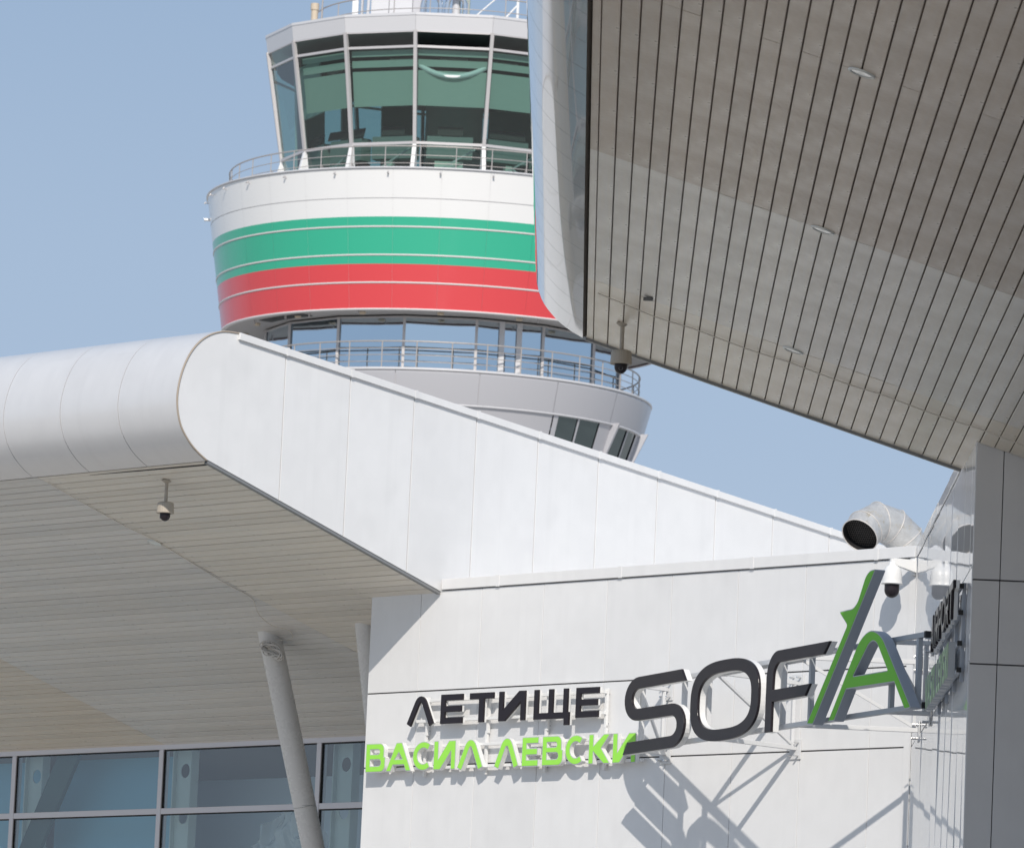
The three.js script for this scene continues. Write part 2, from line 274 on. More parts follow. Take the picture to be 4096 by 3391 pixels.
// ---------------------------------------------------------------- wing roofs
const SLOPE = 0.306, Y0 = 9.56, TOPY = (z) => 12.315 - 0.119 * (3.46 - z);
const NOSE = new THREE.CatmullRomCurve3([[3.855, 10.742], [4.0, 10.824], [4.138, 10.933], [4.283, 11.121], [4.352, 11.419], [4.292, 11.76], [4.146, 12.035], [3.957, 12.205], [3.72, 12.30], [3.44, 12.318]].map((p) => V3(p[0], p[1], 0)), false, 'centripetal').getPoints(36).map((p) => [p.x, p.y]);
function wing(t, x0, x1, endAt, out, joints, noseMat, zones, zBack, clipX, fasciaMat, gap) {
  // x0..x1 length along the nose, endAt the visible gable end, out its outward sign
  const inner = out > 0 ? [x0, x1 - 0.03] : [x0 + 0.03, x1];
  const ring = [[-12, Y0 + 0.05 - 12 * SLOPE * 0.6], [zBack, Y0 + 0.026 + SLOPE * zBack], [3.85, Y0 + 0.026 + SLOPE * 3.85]];
  for (const p of NOSE.slice(2)) ring.push([p[0] - 0.02 * (p[0] - 3.5) / 0.85, p[1] - 0.02 * (p[1] - 11.5) / 0.85]);
  ring.push([-12, TOPY(-12) - 0.02]);
  const g = new THREE.ExtrudeGeometry(shape(ring.map((p) => [-p[0], p[1]])), { depth: inner[1] - inner[0], bevelEnabled: false });
  g.rotateY(PI / 2); g.translate(inner[0], 0, 0);                      // the drawing's -x becomes +z
  part('roof_body', metres(g), gapDark, t);
  part('roof_deck', prism([[x0, 0], [x1, 0], [x1, 1], [x0, 1]], [], 0, 0.01).clone().applyMatrix4(new THREE.Matrix4().makeBasis(V3(1, 0, 0), V3(0, -0.1182, -0.993).multiplyScalar(15.3), V3(0, 0.993, -0.1182)).setPosition(0, TOPY(3.3) + 0.004, 3.3)), fasciaMat, t);
  for (let i = 0; i < joints.length - 1; i++) part('nose_panel', profileSheet(NOSE, joints[i] + 0.006, joints[i + 1] - 0.006, 0.012), noseMat, t);
  // soffit slats in lengths, one colour batch per length
  const rotX = -Math.atan(SLOPE), L2 = Math.hypot(1, SLOPE), geoCache = new Map();
  const slat = (len, v) => {
    const key = len.toFixed(3) + v; if (geoCache.has(key)) return geoCache.get(key);
    const w = PITCH * L2 - gap, b = 0.006, h = 0.022, prof = [[-w / 2, h], [-w / 2, b], [-w / 2 + b * 0.35, b * 0.35], [-w / 2 + b, 0], [w / 2 - b, 0], [w / 2 - b * 0.35, b * 0.35], [w / 2, b], [w / 2, h]];
    const sg = new THREE.ExtrudeGeometry(shape(prof.map((p) => [-p[0], p[1]])), { depth: len, bevelEnabled: false }); sg.rotateY(PI / 2); sg.translate(-len / 2, 0, 0);
    const mg = metres(sg), uv = mg.attributes.uv; for (let i = 0; i < uv.count; i++) uv.setXY(i, uv.getX(i) + v * 1.71, (uv.getY(i) / (PITCH * L2) + 0.5) * PITCH);
    geoCache.set(key, mg); return mg;
  };
  const n = Math.ceil((3.9015 - zBack) / PITCH);
  for (let k = 0; k < n; k++) {
    const z = 3.9015 - (k + 0.5) * PITCH, first = k === 0;
    for (const [a, b, tone] of zones) {
      let xa = a, xb = b; if (z < -0.03) { if (out > 0) xb = Math.min(xb, clipX); else xa = Math.max(xa, clipX); }
      if (xb - xa < 0.1) continue;
      const len = xb - xa - 0.006, m = slatMats[tone][Math.floor(rnd() * 5)];
      const sl = place('slat', slat(len, Math.floor(rnd() * 8)), m, t, [(xa + xb) / 2, Y0 + SLOPE * (first ? 3.79 : z) + (rnd() - 0.5) * 0.004, first ? 3.79 : z], [rotX + (rnd() - 0.5) * 0.012, 0, 0]); if (first) sl.scale.z = 0.47;
    }
  }
  // gable end
  const e0 = Math.min(endAt, endAt - out * 0.028), e1 = Math.max(endAt, endAt - out * 0.028);
  const cuts = [4.4, 2.69]; for (let k = 1; k < 12; k++) cuts.push(2.69 - 1.05 * k);
  for (let i = 0; i < cuts.length - 1; i++) {
    const za = cuts[i] - 0.006, zb = cuts[i + 1] + 0.006, bot = (z) => Y0 + SLOPE * z + 0.012;
    let poly = i ? [[za, bot(za)], [za, TOPY(za)], [zb, TOPY(zb)], [zb, bot(zb)]] : [[3.84, bot(3.84)], ...NOSE.map((p) => [p[0] - 0.004, p[1]]), [zb, TOPY(zb)], [zb, bot(zb)]];
    const g2 = new THREE.ExtrudeGeometry(shape(poly.map((p) => [-p[0], p[1]])), { depth: e1 - e0 - 0.006, bevelEnabled: true, bevelSize: 0.003, bevelOffset: -0.003, bevelThickness: 0.003, bevelSegments: 1 });
    g2.rotateY(PI / 2); g2.translate(e0 + 0.003, 0, 0); part('fascia_panel', metres(g2), fasciaMat === panelWhite ? panelWhites[Math.floor(rnd() * 4)] : fasciaMat, t);
  }
  for (let i = 1; i < cuts.length - 1; i++) part('joint', box(e0, e1 - 0.02, Y0 + SLOPE * cuts[i] + 0.02, TOPY(cuts[i]) - 0.01, cuts[i] - 0.008, cuts[i] + 0.008), jointGrey, t);
  const ca = [3.46, ...cuts.slice(1)];
  for (let i = 0; i < ca.length - 1; i++) {
    const a = ca[i] - 0.003, b = ca[i + 1] + 0.003, x = endAt + out * 0.022;
    part('coping', bar([x, TOPY(a) - 0.035, a], [x, TOPY(b) - 0.035, b], 0.040, 0.085, 0.004), trimWhite, t);
    part('coping_clip', bar([x + out * 0.002, TOPY(b) - 0.037, b + 0.025], [x + out * 0.002, TOPY(b) - 0.031, b - 0.025], 0.044, 0.097, 0.003), trimWhite, t);
  }
  part('edge_flange', bar([endAt - out * 0.030, Y0 + SLOPE * 3.83 - 0.012, 3.83], [endAt - out * 0.030, Y0 + SLOPE * 0.02 - 0.012, 0.02], 0.06, 0.03), flangeGrey, t);
  part('sealant_line', tube(NOSE.map((p) => [endAt + out * 0.003, p[1], p[0]]), 0.011, 60, 6), out > 0 ? sealant : flangeGrey, t);
}
const wingA = thing('canopy_roof', 'white wing-shaped canopy with rounded silver nose, behind the leaning columns on the left', 'canopy', FA, [-12, 9.5, 0]);
wing(wingA, -34, -8.01, -8.01, 1, [-30, -24.6, -22.4, -20.2, -18, -15.8, -13.6, -12.4, -11.3, -10.2, -9.1, -8.012], noseSatin, [[-11.25, -8.06, 'warm'], [-18.03, -11.25, 'grey'], [-24.9, -18.03, 'beige'], [-31.7, -24.9, 'grey']], -4.02, -9.31, panelWhite, 0.015);
const wingB = thing('canopy_roof', 'overhanging canopy at upper right seen from below, brown and grey slatted underside', 'canopy', FB, [20, 9.5, 0]);
const jb = [8.172]; for (let k = 1; k < 40; k++) jb.push(8.172 + 1.1 * k);
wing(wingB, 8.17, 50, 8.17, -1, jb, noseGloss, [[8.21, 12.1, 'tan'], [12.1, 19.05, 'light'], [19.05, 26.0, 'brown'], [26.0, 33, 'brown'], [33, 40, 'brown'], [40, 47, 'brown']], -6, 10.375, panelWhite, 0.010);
part('slit_shade_plate', prism([[-10.3, 0], [-8.07, 0.006], [-8.07, 0.034], [-9.0, 0.024]], [], 0, 0.004).applyMatrix4(new THREE.Matrix4().makeBasis(V3(1, 0, 0), V3(0, -SLOPE, -1).normalize(), V3(0, 1, -SLOPE).normalize()).setPosition(0, Y0 + SLOPE * 3.772 - 0.008, 3.772)), blackMatte, wingA);  // black wedge plate paints the shade of an open gap between slats
{ // twisted rope of netting packed into the gap beside the curved nose
  for (const ph of [0, 2.1, 4.2]) { const p = []; for (let i = 0; i <= 560; i++) { const a = i * 1.35 + ph; p.push([8.3 + i * 0.058, Y0 + SLOPE * 3.842 + 0.006 + 0.013 * Math.sin(a) + 0.003 * Math.sin(i * 0.37), 3.842 + 0.015 * Math.cos(a)]); } part('netting_rope', tube(p, 0.007, 1100, 5), std(C(0.10, 0.085, 0.07), 0.9), wingB); }
  part('corner_shade_plate', box(12.10, 12.30, Y0 + SLOPE * 3.245 - 0.018, Y0 + SLOPE * 3.245 - 0.014, 3.20, 3.29), blackMatte, wingB);  // black plate paints the shade of a hole at a slat joint
}

// ---------------------------------------------------------------- glazed facade under the left roof
{
  const t = thing('glass_facade', 'grey framed window wall in the shade under the left canopy', 'window wall', FA, [-17, 0, -4.057]);
  const xs = [-28, -24.67, -21.37, -18.10, -14.78, -11.48, -9.31], ys = [0, 1.0, 2.8, 4.6, 6.40, 7.408, 8.30], Z = -4.057;
  for (const x of xs) part('mullion', box(x - 0.045, x + 0.045, 0, 8.262, Z - 0.09, Z + 0.03, 0.004), frameGrey, t);
  for (let c = 0; c < xs.length - 1; c++) for (const y of ys.slice(1, -1)) part('transom', box(xs[c] + 0.045, xs[c + 1] - 0.045, y - 0.04, y + 0.04, Z - 0.085, Z + 0.025, 0.004), frameGrey, t);
  part('head_rail', box(-28, -9.3, 8.262, 8.335, Z - 0.09, Z + 0.032, 0.004), frameGrey, t);
  for (let c = 0; c < xs.length - 1; c++) for (let r = 0; r < ys.length - 1; r++) part('gasket', [box(xs[c] + 0.045, xs[c] + 0.06, ys[r] + 0.04, ys[r + 1] - 0.04, Z - 0.03, Z + 0.012), box(xs[c] + 0.06, xs[c + 1] - 0.045, ys[r + 1] - 0.058, ys[r + 1] - 0.04, Z - 0.03, Z + 0.012)], blackMatte, t);
  for (let c = 0; c < xs.length - 1; c++) for (let r = 0; r < ys.length - 1; r++) {
    const g = new THREE.PlaneGeometry(xs[c + 1] - xs[c] - 0.09, ys[r + 1] - ys[r] - 0.08);
    place('glass_pane', g, glassWindow, t, [(xs[c] + xs[c + 1]) / 2, (ys[r] + ys[r + 1]) / 2, Z], [(rnd() - 0.5) * 0.006, (rnd() - 0.5) * 0.006, 0]);
  }
  const rm = thing('interior', 'dim hall behind the grey framed windows', 'interior', FA, [-17, 0, -8], undefined, 'structure');
  part('back_wall', box(-30, -9.4, 0, 8.6, -6.5, -6.4), std(C(0.70, 0.76, 0.82), 0.8), rm);
  part('side_wall', box(-9.55, -9.4, 0, 8.5, -9, -4.2), std(C(0.5, 0.52, 0.52), 0.8), rm);
  part('floor', box(-30, -9.55, 0.01, 0.06, -9, -4.25), std(C(0.6, 0.58, 0.55), 0.6), rm);
  part('blue_wall', [box(-21.40, -18.75, 0.1, 8.42, -4.95, -4.85), box(-30, -21.75, 0.1, 8.42, -4.95, -4.85)], std(C(0.22, 0.48, 0.62), 0.5), rm);
  for (let k = 0; k < 30; k++) part('ceiling_slat', box(-18.1, -9.6, 8.44, 8.46, -9 + k * 0.16, -8.87 + k * 0.16), slatMats.grey[k % 3], rm);
  part('ceiling', box(-30, -9.5, 8.47, 8.55, -9, -4.2), insideDark, rm);
  // castellated steel columns just inside the glass, and a slanted brace
  const colM = std(C(0.62, 0.70, 0.66), 0.5);
  const web = (x, z) => { const holes = []; for (let y = 5.35; y < 8.2; y += 0.64) { const h = []; for (let i = 0; i < 20; i++) { const a = -i / 20 * 2 * PI; h.push([x + 0.18 + 0.095 * Math.cos(a), y + 0.1 + 0.10 * Math.sin(a)]); } holes.push(h); } return prism([[x, 5], [x + 0.36, 5], [x + 0.36, 8.42], [x, 8.42]], holes, z - 0.006, z + 0.006); };
  for (const [x, lab] of [[-18.30, 'pale steel column with round holes behind the middle window bay'], [-14.92, 'pale steel column with round holes behind the window next to the sign block'], [-21.60, 'pale steel column with round holes behind the leftmost full window']]) {
    const c = thing('steel_column', lab, 'column', FA, [x, 5, -4.5], 'perforated columns inside the windows');
    part('web', web(x, -4.5), colM, c);
    part('flange', box(x - 0.02, x, 5, 8.42, -4.57, -4.43), colM, c); part('flange', box(x + 0.36, x + 0.38, 5, 8.42, -4.57, -4.43), colM, c);
  }
  const b = thing('slanted_brace', 'dark green slanted brace behind the leftmost full window', 'brace', FA, [-21.1, 5, -4.27]);
  part('brace', bar([-21.99, 5.6, -4.27], [-20.33, 8.40, -4.27], 0.07, 0.41, 0.01), std(C(0.02, 0.075, 0.065), 0.5), b);
}
{ // crumpled clear sheets added to imitate wavy bright reflections in the glass
  const reflectionFilm = new THREE.MeshPhysicalMaterial({ color: C(0.86, 0.88, 0.88), roughness: 0.16, transmission: 0.55, thickness: 0, clearcoat: 1, clearcoatRoughness: 0.05, side: THREE.DoubleSide });
  const nz = (a, u, v) => a[(Math.floor(((v % 1) + 1) % 1 * 511)) * 512 + Math.floor(((u % 1) + 1) % 1 * 511)];
  for (const [x0, x1, y1, lab, o] of [[-16.75, -15.15, 7.72, 'crumpled clear sheet imitating glass reflections behind the window beside the leaning column', 0.1], [-14.45, -13.5, 7.72, 'crumpled clear sheet imitating glass reflections behind the narrow window next to the sign block', 0.55]]) {
    const t = thing('reflection_sheet', lab, 'sheet', FA, [(x0 + x1) / 2, 5.5, -4.75], 'added sheets imitating reflections behind the windows');
    const g = new THREE.PlaneGeometry(x1 - x0, y1 - 5.5, 90, 110), p = g.attributes.position;
    for (let i = 0; i < p.count; i++) { const u = (p.getX(i)) / 1.7 + o, v = p.getY(i) / 3.1 + o, top = (p.getY(i) + (y1 - 5.5) / 2) / (y1 - 5.5), e = Math.abs(p.getX(i)) / ((x1 - x0) / 2);
      const r = 1 - 2 * Math.abs(nz(N9, u * 0.8, v) - 0.5), q = 1 - 2 * Math.abs(nz(N23, u, v * 0.7) - 0.5);
      p.setZ(i, 0.20 * r + 0.07 * q); p.setY(i, p.getY(i) - top * top * e * e * 0.7 - top * 0.35 * nz(N4, u * 1.3, 0.3)); }
    g.translate((x0 + x1) / 2, (5.5 + y1) / 2, -4.75); g.computeVertexNormals(); part('sheet', g, reflectionFilm, t);
  }
}
// leaning columns
function leaning(label, top, dz, r) {
  const t = thing('leaning_column', label, 'column', FA, [top[0] + 0.6, 0, top[2] - dz * top[1]], 'leaning columns under the left canopy');
  const at = (y) => [top[0] + (top[1] - y) * top[3], y, top[2] - dz * (top[1] - y)];
  const ytop = top[1] + 0.25, g = (y0, y1) => { const a = at(y0), b = at(y1); return metres(rod(a, b, r, 40)); };
  part('shaft', g(0, 7.15), columnPaint, t); part('shaft', g(7.154, ytop), columnPaint, t);
  const j = at(7.152); part('sleeve_joint', (() => { const q = new THREE.TorusGeometry(r + 0.0005, 0.003, 6, 40); q.rotateX(PI / 2); q.translate(...j); return q; })(), jointGrey, t);
  return t;
}
leaning('thick grey leaning column with a cable coil tied at its top', [-12.25, 9.20, -0.93, 0.06], 0.29, 0.148);
leaning('leaning column half hidden behind the left edge of the sign block', [-10.30, 9.30, -0.83, 0.05], 0.16, 0.148);
{
  const t = thing('cable_coil', 'grey bundle of looped cable at the top of the leaning column', 'cable', FA, [-12.05, 9.1, -0.8]);
  for (let k = 0; k < 9; k++) { const p = [], cx = -11.99 + 0.05 * rnd(), cy = 9.11 - 0.05 * rnd(), rx = 0.17 + 0.06 * rnd(), ry = 0.045 + 0.035 * rnd(), ph = rnd() * 6; for (let i = 0; i < 14; i++) { const a = i / 14 * 2 * PI + ph, x = rx * Math.cos(a), y = ry * Math.sin(a) + 0.02 * Math.sin(3 * a + k); p.push([cx + x * 0.93 + y * 0.2, cy + y - x * 0.36, -0.74 + 0.03 * Math.sin(2 * a + k) + 0.01 * k * 0.5]); } part('loop', tube(p, 0.0085, 48, 6, true), std(C(0.55, 0.53, 0.50), 0.6), t); }
  part('tie', tube([[-12.28, 9.22, -0.80], [-12.22, 9.15, -0.77], [-12.12, 9.13, -0.75], [-12.02, 9.13, -0.73]], 0.014, 16, 6), cable, t);
  const c = thing('slack_cable', 'thin pale cable running along the left slatted underside to the coil', 'cable', FA, [-11.25, 10, 1.5]);
  const sy = (z) => Y0 + SLOPE * z - 0.012;
  const pts = []; for (const [x, z, d] of [[-11.19, 3.70, 0], [-11.2, 3.2, 0.01], [-11.235, 2.78, 0], [-11.2, 2.39, 0.012], [-11.17, 2.05, 0], [-11.23, 1.36, 0], [-11.30, 0.65, 0], [-11.31, 0.25, 0], [-11.56, -0.10, 0.05], [-11.70, -0.45, 0.05], [-11.64, -0.70, 0.02], [-11.75, -0.85, 0.04], [-12.0, -0.92, 0.04], [-12.16, -0.85, 0.03]]) pts.push([x, sy(z) - d, z]);
  part('cable', tube(pts, 0.0048, 160, 6), cable, c);
  const c2 = thing('slack_cable', 'thin sagging cable crossing the right slatted underside near its far edge', 'cable', FB, [11.3, 10, 2]);
  const p2 = []; for (let i = 0; i <= 40; i++) { const z = 3.72 - i * 0.13; p2.push([11.33 + 0.25 * Math.max(0, (z - 3.2)) * 1.0 + 0.02 * Math.sin(i * 0.9), Y0 + SLOPE * z - 0.012 - 0.012 * Math.abs(Math.sin(i * 0.45)), z]); }
  part('cable', tube(p2, 0.006, 160, 6), cable, c2);
}

// ---------------------------------------------------------------- round lights in the slats
function downlight(label, fr, x, z, d, group) {
  const y = Y0 + SLOPE * z, t = thing('recessed_light', label, 'light', fr, [x, y, z], group);
  const lean = (g) => { g.rotateX(-Math.atan(SLOPE)); g.translate(x, y, z); return g; };
  part('trim_ring', lean(lathe([[d * 0.40, -0.010], [d * 0.44, -0.016], [d * 0.5, -0.012], [d * 0.5, 0.0]], 40)), std(C(0.66, 0.68, 0.66), 0.3, { metalness: 0.3 }), t);
  part('lens', lean(lathe([[0, -0.006], [d * 0.2, -0.010], [d * 0.41, -0.008]], 40)), std(C(0.86, 0.88, 0.85), 0.25, { clearcoat: 0.6 }), t);
}
const dl = 'round lights in the right slatted underside';
downlight('round recessed light at the dark upper part of the right slatted underside', FB, 26.0, 1.86, 0.205, dl);
downlight('round recessed light on the border of brown and grey slats', FB, 19.05, 1.86, 0.205, dl);
downlight('round recessed light in the grey slats nearest the sky edge', FB, 12.1, 1.86, 0.205, dl);
downlight('small oval-looking glass light in the left slatted underside', FA, -11.27, 1.90, 0.19);

// ---------------------------------------------------------------- dome cameras
function hangingCamera(label, fr, x, z, yb, tilt) {
  const yt = Y0 + SLOPE * z, t = thing('dome_camera', label, 'camera', fr, [x, yt, z], 'dome cameras hanging on poles from the canopies');
  const r = 0.105;
  part('mount_plate', lathe([[0, yt + 0.01], [0.06, yt + 0.01], [0.062, yt - 0.004], [0.03, yt - 0.03], [0, yt - 0.03]], 28, x, 0, z), cameraWorn, t);
  part('pole', lathe([[0.021, yt + 0.01], [0.021, yb + 0.13]], 20, x, 0, z), cameraWorn, t);
  part('housing', lathe([[0, yb + 0.142], [0.07, yb + 0.140], [0.092, yb + 0.132], [0.1, yb + 0.115], [r, yb + 0.02], [r + 0.004, yb + 0.005], [r - 0.006, yb], [0.065, yb + 0.004], [0, yb + 0.004]], 40, x, 0, z), cameraWorn, t);
  const prof = []; for (let i = 0; i <= 12; i++) { const a = i / 12 * PI / 2; prof.push([0.064 * Math.cos(a), yb - 0.02 - 0.072 * Math.sin(a)]); }
  part('dome', lathe([[0.064, yb + 0.002], ...prof], 32, x, 0, z), blackGloss, t);
  const l = new THREE.TorusGeometry(0.018, 0.004, 8, 20); l.translate(x, yb - 0.045, z); const dir = fr === FB ? [0, PI / 2, 0] : [0, -0.8, 0]; l.translate(-x, 0, -z); l.translate(0, 0, 0.058); l.rotateY(dir[1]); l.translate(x, 0, z);
  part('lens_ring', l, std(C(0.10, 0.10, 0.11), 0.3), t);
}
hangingCamera('weathered dome camera on a pole under the left canopy', FA, -9.215, 3.45, 10.215, 0);
hangingCamera('grey dome camera on a pole at the right canopy edge, before the tower', FB, 10.03, 3.47, 10.215, 0);
{
  const x = -0.095, z = 0.30, t = thing('wall_camera', 'white dome camera on a bracket in the corner beside the green letters', 'camera', FA, [x, 9.1, z]);
  part('housing', lathe([[0, 9.52], [0.03, 9.52], [0.042, 9.50], [0.046, 9.475], [0.075, 9.455], [0.097, 9.42], [0.109, 9.37], [0.113, 9.31], [0.114, 9.275], [0.122, 9.268], [0.122, 9.256], [0.10, 9.252], [0, 9.254]], 40, x, 0, z), cameraWhite, t);
  const prof = []; for (let i = 0; i <= 14; i++) { const a = i / 14 * PI / 2; prof.push([0.085 * Math.cos(a), 9.19 - 0.088 * Math.sin(a)]); }
  part('dome', lathe([[0.085, 9.255], ...prof], 36, x, 0, z), blackGloss, t);
  const tr = new THREE.TorusGeometry(0.055, 0.012, 8, 30); tr.rotateY(-0.5); tr.translate(x - 0.03, 9.19, z + 0.035); part('lens_cover', tr, std(C(0.03, 0.03, 0.033), 0.3), t);
  const arm = [[-0.03, 9.545], [0.03, 9.555], [0.30, 9.545], [0.30, 9.40], [0.045, 9.47], [0.03, 9.49], [-0.03, 9.49]];
  const g = prism(arm.map((p) => [p[0], p[1]]), [], -0.03, 0.03, 0.006); g.rotateY(Math.atan2(z - 0.02, 0.30 - 0.17)); g.translate(x, 0, z); part('arm', g, cameraWhite, t);
  part('corner_plate', box(-0.05, 0.02, 9.38, 9.575, 0.014, 0.05, 0.006), cameraWhite, t);
}

// ---------------------------------------------------------------- letters
const hyp = Math.hypot;
function fillet(pts, rad, closed = false) { // rounds the corners of a polyline
  const out = [], n = pts.length;
  for (let i = 0; i < n; i++) {
    const p = pts[i]; if (!closed && (i === 0 || i === n - 1)) { out.push(p); continue; }
    const a = pts[(i + n - 1) % n], b = pts[(i + 1) % n], r0 = p[2] ?? rad, la = hyp(a[0] - p[0], a[1] - p[1]), lb = hyp(b[0] - p[0], b[1] - p[1]), r = Math.min(r0, la * 0.499, lb * 0.499);
    if (r < 1e-5) { out.push([p[0], p[1]]); continue; }
    const s = [p[0] + (a[0] - p[0]) / la * r, p[1] + (a[1] - p[1]) / la * r], e = [p[0] + (b[0] - p[0]) / lb * r, p[1] + (b[1] - p[1]) / lb * r];
    for (let k = 0; k <= 8; k++) { const t = k / 8, q = 0.55; // close to a circle
      const c1 = [s[0] + (p[0] - s[0]) * q, s[1] + (p[1] - s[1]) * q], c2 = [e[0] + (p[0] - e[0]) * q, e[1] + (p[1] - e[1]) * q], u = 1 - t;
      out.push([u * u * u * s[0] + 3 * u * u * t * c1[0] + 3 * u * t * t * c2[0] + t * t * t * e[0], u * u * u * s[1] + 3 * u * u * t * c1[1] + 3 * u * t * t * c2[1] + t * t * t * e[1]]); }
  }
  return out.map((p) => [p[0], p[1]]);
}
function stroke(pts, w, rad, kx = 1, cut0 = 0, cut1 = 0) { // outline of a pen stroke; kx widens upright strokes
  const P = fillet(pts.map((p) => [p[0] / kx, ...p.slice(1)]), rad), n = P.length, L = [], R = [];
  for (let i = 0; i < n; i++) { const a = P[Math.max(0, i - 1)], b = P[Math.min(n - 1, i + 1)], l = hyp(b[0] - a[0], b[1] - a[1]) || 1, tx = (b[0] - a[0]) / l, ty = (b[1] - a[1]) / l, c = i === 0 ? cut0 : i === n - 1 ? cut1 : 0;
    L.push([P[i][0] - ty * w / 2 + tx * c, P[i][1] + tx * w / 2 + ty * c]); R.push([P[i][0] + ty * w / 2 - tx * c, P[i][1] - tx * w / 2 - ty * c]); }
  return [...L, ...R.reverse()].map((p) => [p[0] * kx, p[1]]);
}
const mv = (poly, x, y) => poly.map((p) => [p[0] + x, p[1] + y]);
const glyphs = {
  E: (w, h, t) => ({ o: [[0, 0], [w, 0], [w, t], [t, t], [t, (h - t) / 2], [w * 0.94, (h - t) / 2], [w * 0.94, (h + t) / 2], [t, (h + t) / 2], [t, h - t], [w, h - t], [w, h], [0, h]] }),
  T: (w, h, t) => ({ o: [[w / 2 - t * 0.6, 0], [w / 2 + t * 0.6, 0], [w / 2 + t * 0.6, h - t], [w, h - t], [w, h], [0, h], [0, h - t], [w / 2 - t * 0.6, h - t]] }),
  II: (w, h, t) => { const d = t * 1.5, e = h * 0.36; return { o: [[0, 0], [d, 0], [w - t, h - e], [w - t, 0], [w, 0], [w, h], [w - d, h], [t, e], [t, h], [0, h]] }; },
  SCH: (w, h, t) => { const b = w - t * 0.45; return { o: [[0, 0], [b - t * 0.7, 0], [b - t * 0.7, -h * 0.23], [w, -h * 0.23], [w, t], [b, t], [b, h], [b - t, h], [b - t, t], [b / 2 + t / 2, t], [b / 2 + t / 2, h], [b / 2 - t / 2, h], [b / 2 - t / 2, t], [t, t], [t, h], [0, h]] }; },
  LAM: (w, h, t) => ({ o: stroke([[t * 0.55, 0], [w * 0.50, h * 1.10, h * 0.42], [w - t * 0.55, 0]], t, 0.1) }),
  L: (w, h, t) => ({ o: [[0, 0], [w, 0], [w, t], [t, t], [t, h], [0, h]] }),
  V: (w, h, t) => ({ o: [[0, h], [w / 2 - t * 0.55, 0], [w / 2 + t * 0.55, 0], [w, h], [w - t * 1.15, h], [w / 2, t * 1.4], [t * 1.15, h]] }),
  I: (w, h, t) => ({ o: [[0, 0], [t, 0], [t, h], [0, h]] }),
  A: (w, h, t) => { const q = t * 1.12, c = h * 0.22, d = c + t * 0.9, at = (y, k) => (w / 2 - q * 0.55) * (y / h) + k; return { o: [[0, 0], [q, 0], [at(c, q), c], [w - at(c, q), c], [w - q, 0], [w, 0], [w / 2 + q * 0.55, h], [w / 2 - q * 0.55, h]], h: [[[at(d, q) , d], [w / 2, h - t * 1.5], [w - at(d, q), d]]] }; },
  C: (w, h, t) => ({ o: stroke((() => { const p = []; for (let i = 0; i <= 20; i++) { const a = (48 + i * 264 / 20) * PI / 180; p.push([w * 0.53 + (w * 0.53 - t / 2) * Math.cos(a) * (a < 1.5 || a > 4.8 ? 0.98 : 1), h / 2 + (h / 2 - t / 2) * Math.sin(a), 0]); } return p; })(), t, 0) }),
  B: (w, h, t) => { const m = h * 0.53, r1 = h * 0.23; return { o: fillet([[0, 0, 0], [w, 0, r1], [w, m, r1 * 0.85], [w * 0.93, m + 0.001, 0], [w * 0.93, h, r1], [0, h, 0]], 0.1, true), h: [fillet([[t, t * 0.95, 0], [w - t, t * 0.95, r1 * 0.5], [w - t, m - t * 0.42, r1 * 0.5], [t, m - t * 0.42, 0]], 0.02, true), fillet([[t, m + t * 0.42, 0], [w * 0.93 - t, m + t * 0.42, r1 * 0.45], [w * 0.93 - t, h - t * 0.95, r1 * 0.45], [t, h - t * 0.95, 0]], 0.02, true)] }; },
  K: (w, h, t) => { const q = t * 1.35; return { o: [[0, 0], [t, 0], [t, h * 0.40], [w - q, 0], [w, 0], [w * 0.58, h * 0.52], [w * 0.98, h], [w * 0.98 - q, h], [t, h * 0.62], [t, h], [0, h]] }; },
  P: (w, h, t) => ({ o: fillet([[0, 0, 0], [t, 0, 0], [t, h * 0.36, 0], [w, h * 0.36, h * 0.25], [w, h, h * 0.25], [0, h, 0]], 0.1, true), h: [fillet([[t, h * 0.36 + t, 0], [w - t, h * 0.36 + t, 0.06], [w - t, h - t, 0.06], [t, h - t, 0]], 0.02, true)] }),
  R: (w, h, t) => ({ o: fillet([[0, 0, 0], [t, 0, 0], [t, h * 0.36, 0], [w * 0.45, h * 0.36, 0], [w - t * 1.2, 0, 0], [w, 0, 0], [w * 0.78, h * 0.38, 0], [w, h * 0.42, h * 0.1], [w, h, h * 0.22], [0, h, 0]], 0.1, true), h: [fillet([[t, h * 0.36 + t, 0], [w - t, h * 0.36 + t, 0.06], [w - t, h - t, 0.06], [t, h - t, 0]], 0.02, true)] }),
  O: (w, h, t) => { const e = (a, b) => Array.from({ length: 36 }, (_, i) => { const q = i / 36 * 2 * PI, s = (v) => Math.sign(v) * Math.abs(v) ** 0.8; return [w / 2 + a * s(Math.cos(q)), h / 2 + b * s(Math.sin(q))]; }); return { o: e(w / 2, h / 2), h: [e(w / 2 - t, h / 2 - t * 0.95)] }; },
  S: (w, h, t) => ({ o: stroke([[w * 0.95, h - t * 0.5], [t / 2, h - t / 2], [t / 2, h / 2], [w - t / 2, h / 2], [w - t / 2, t / 2], [0.02, t / 2]], t, h * 0.26) }),
};
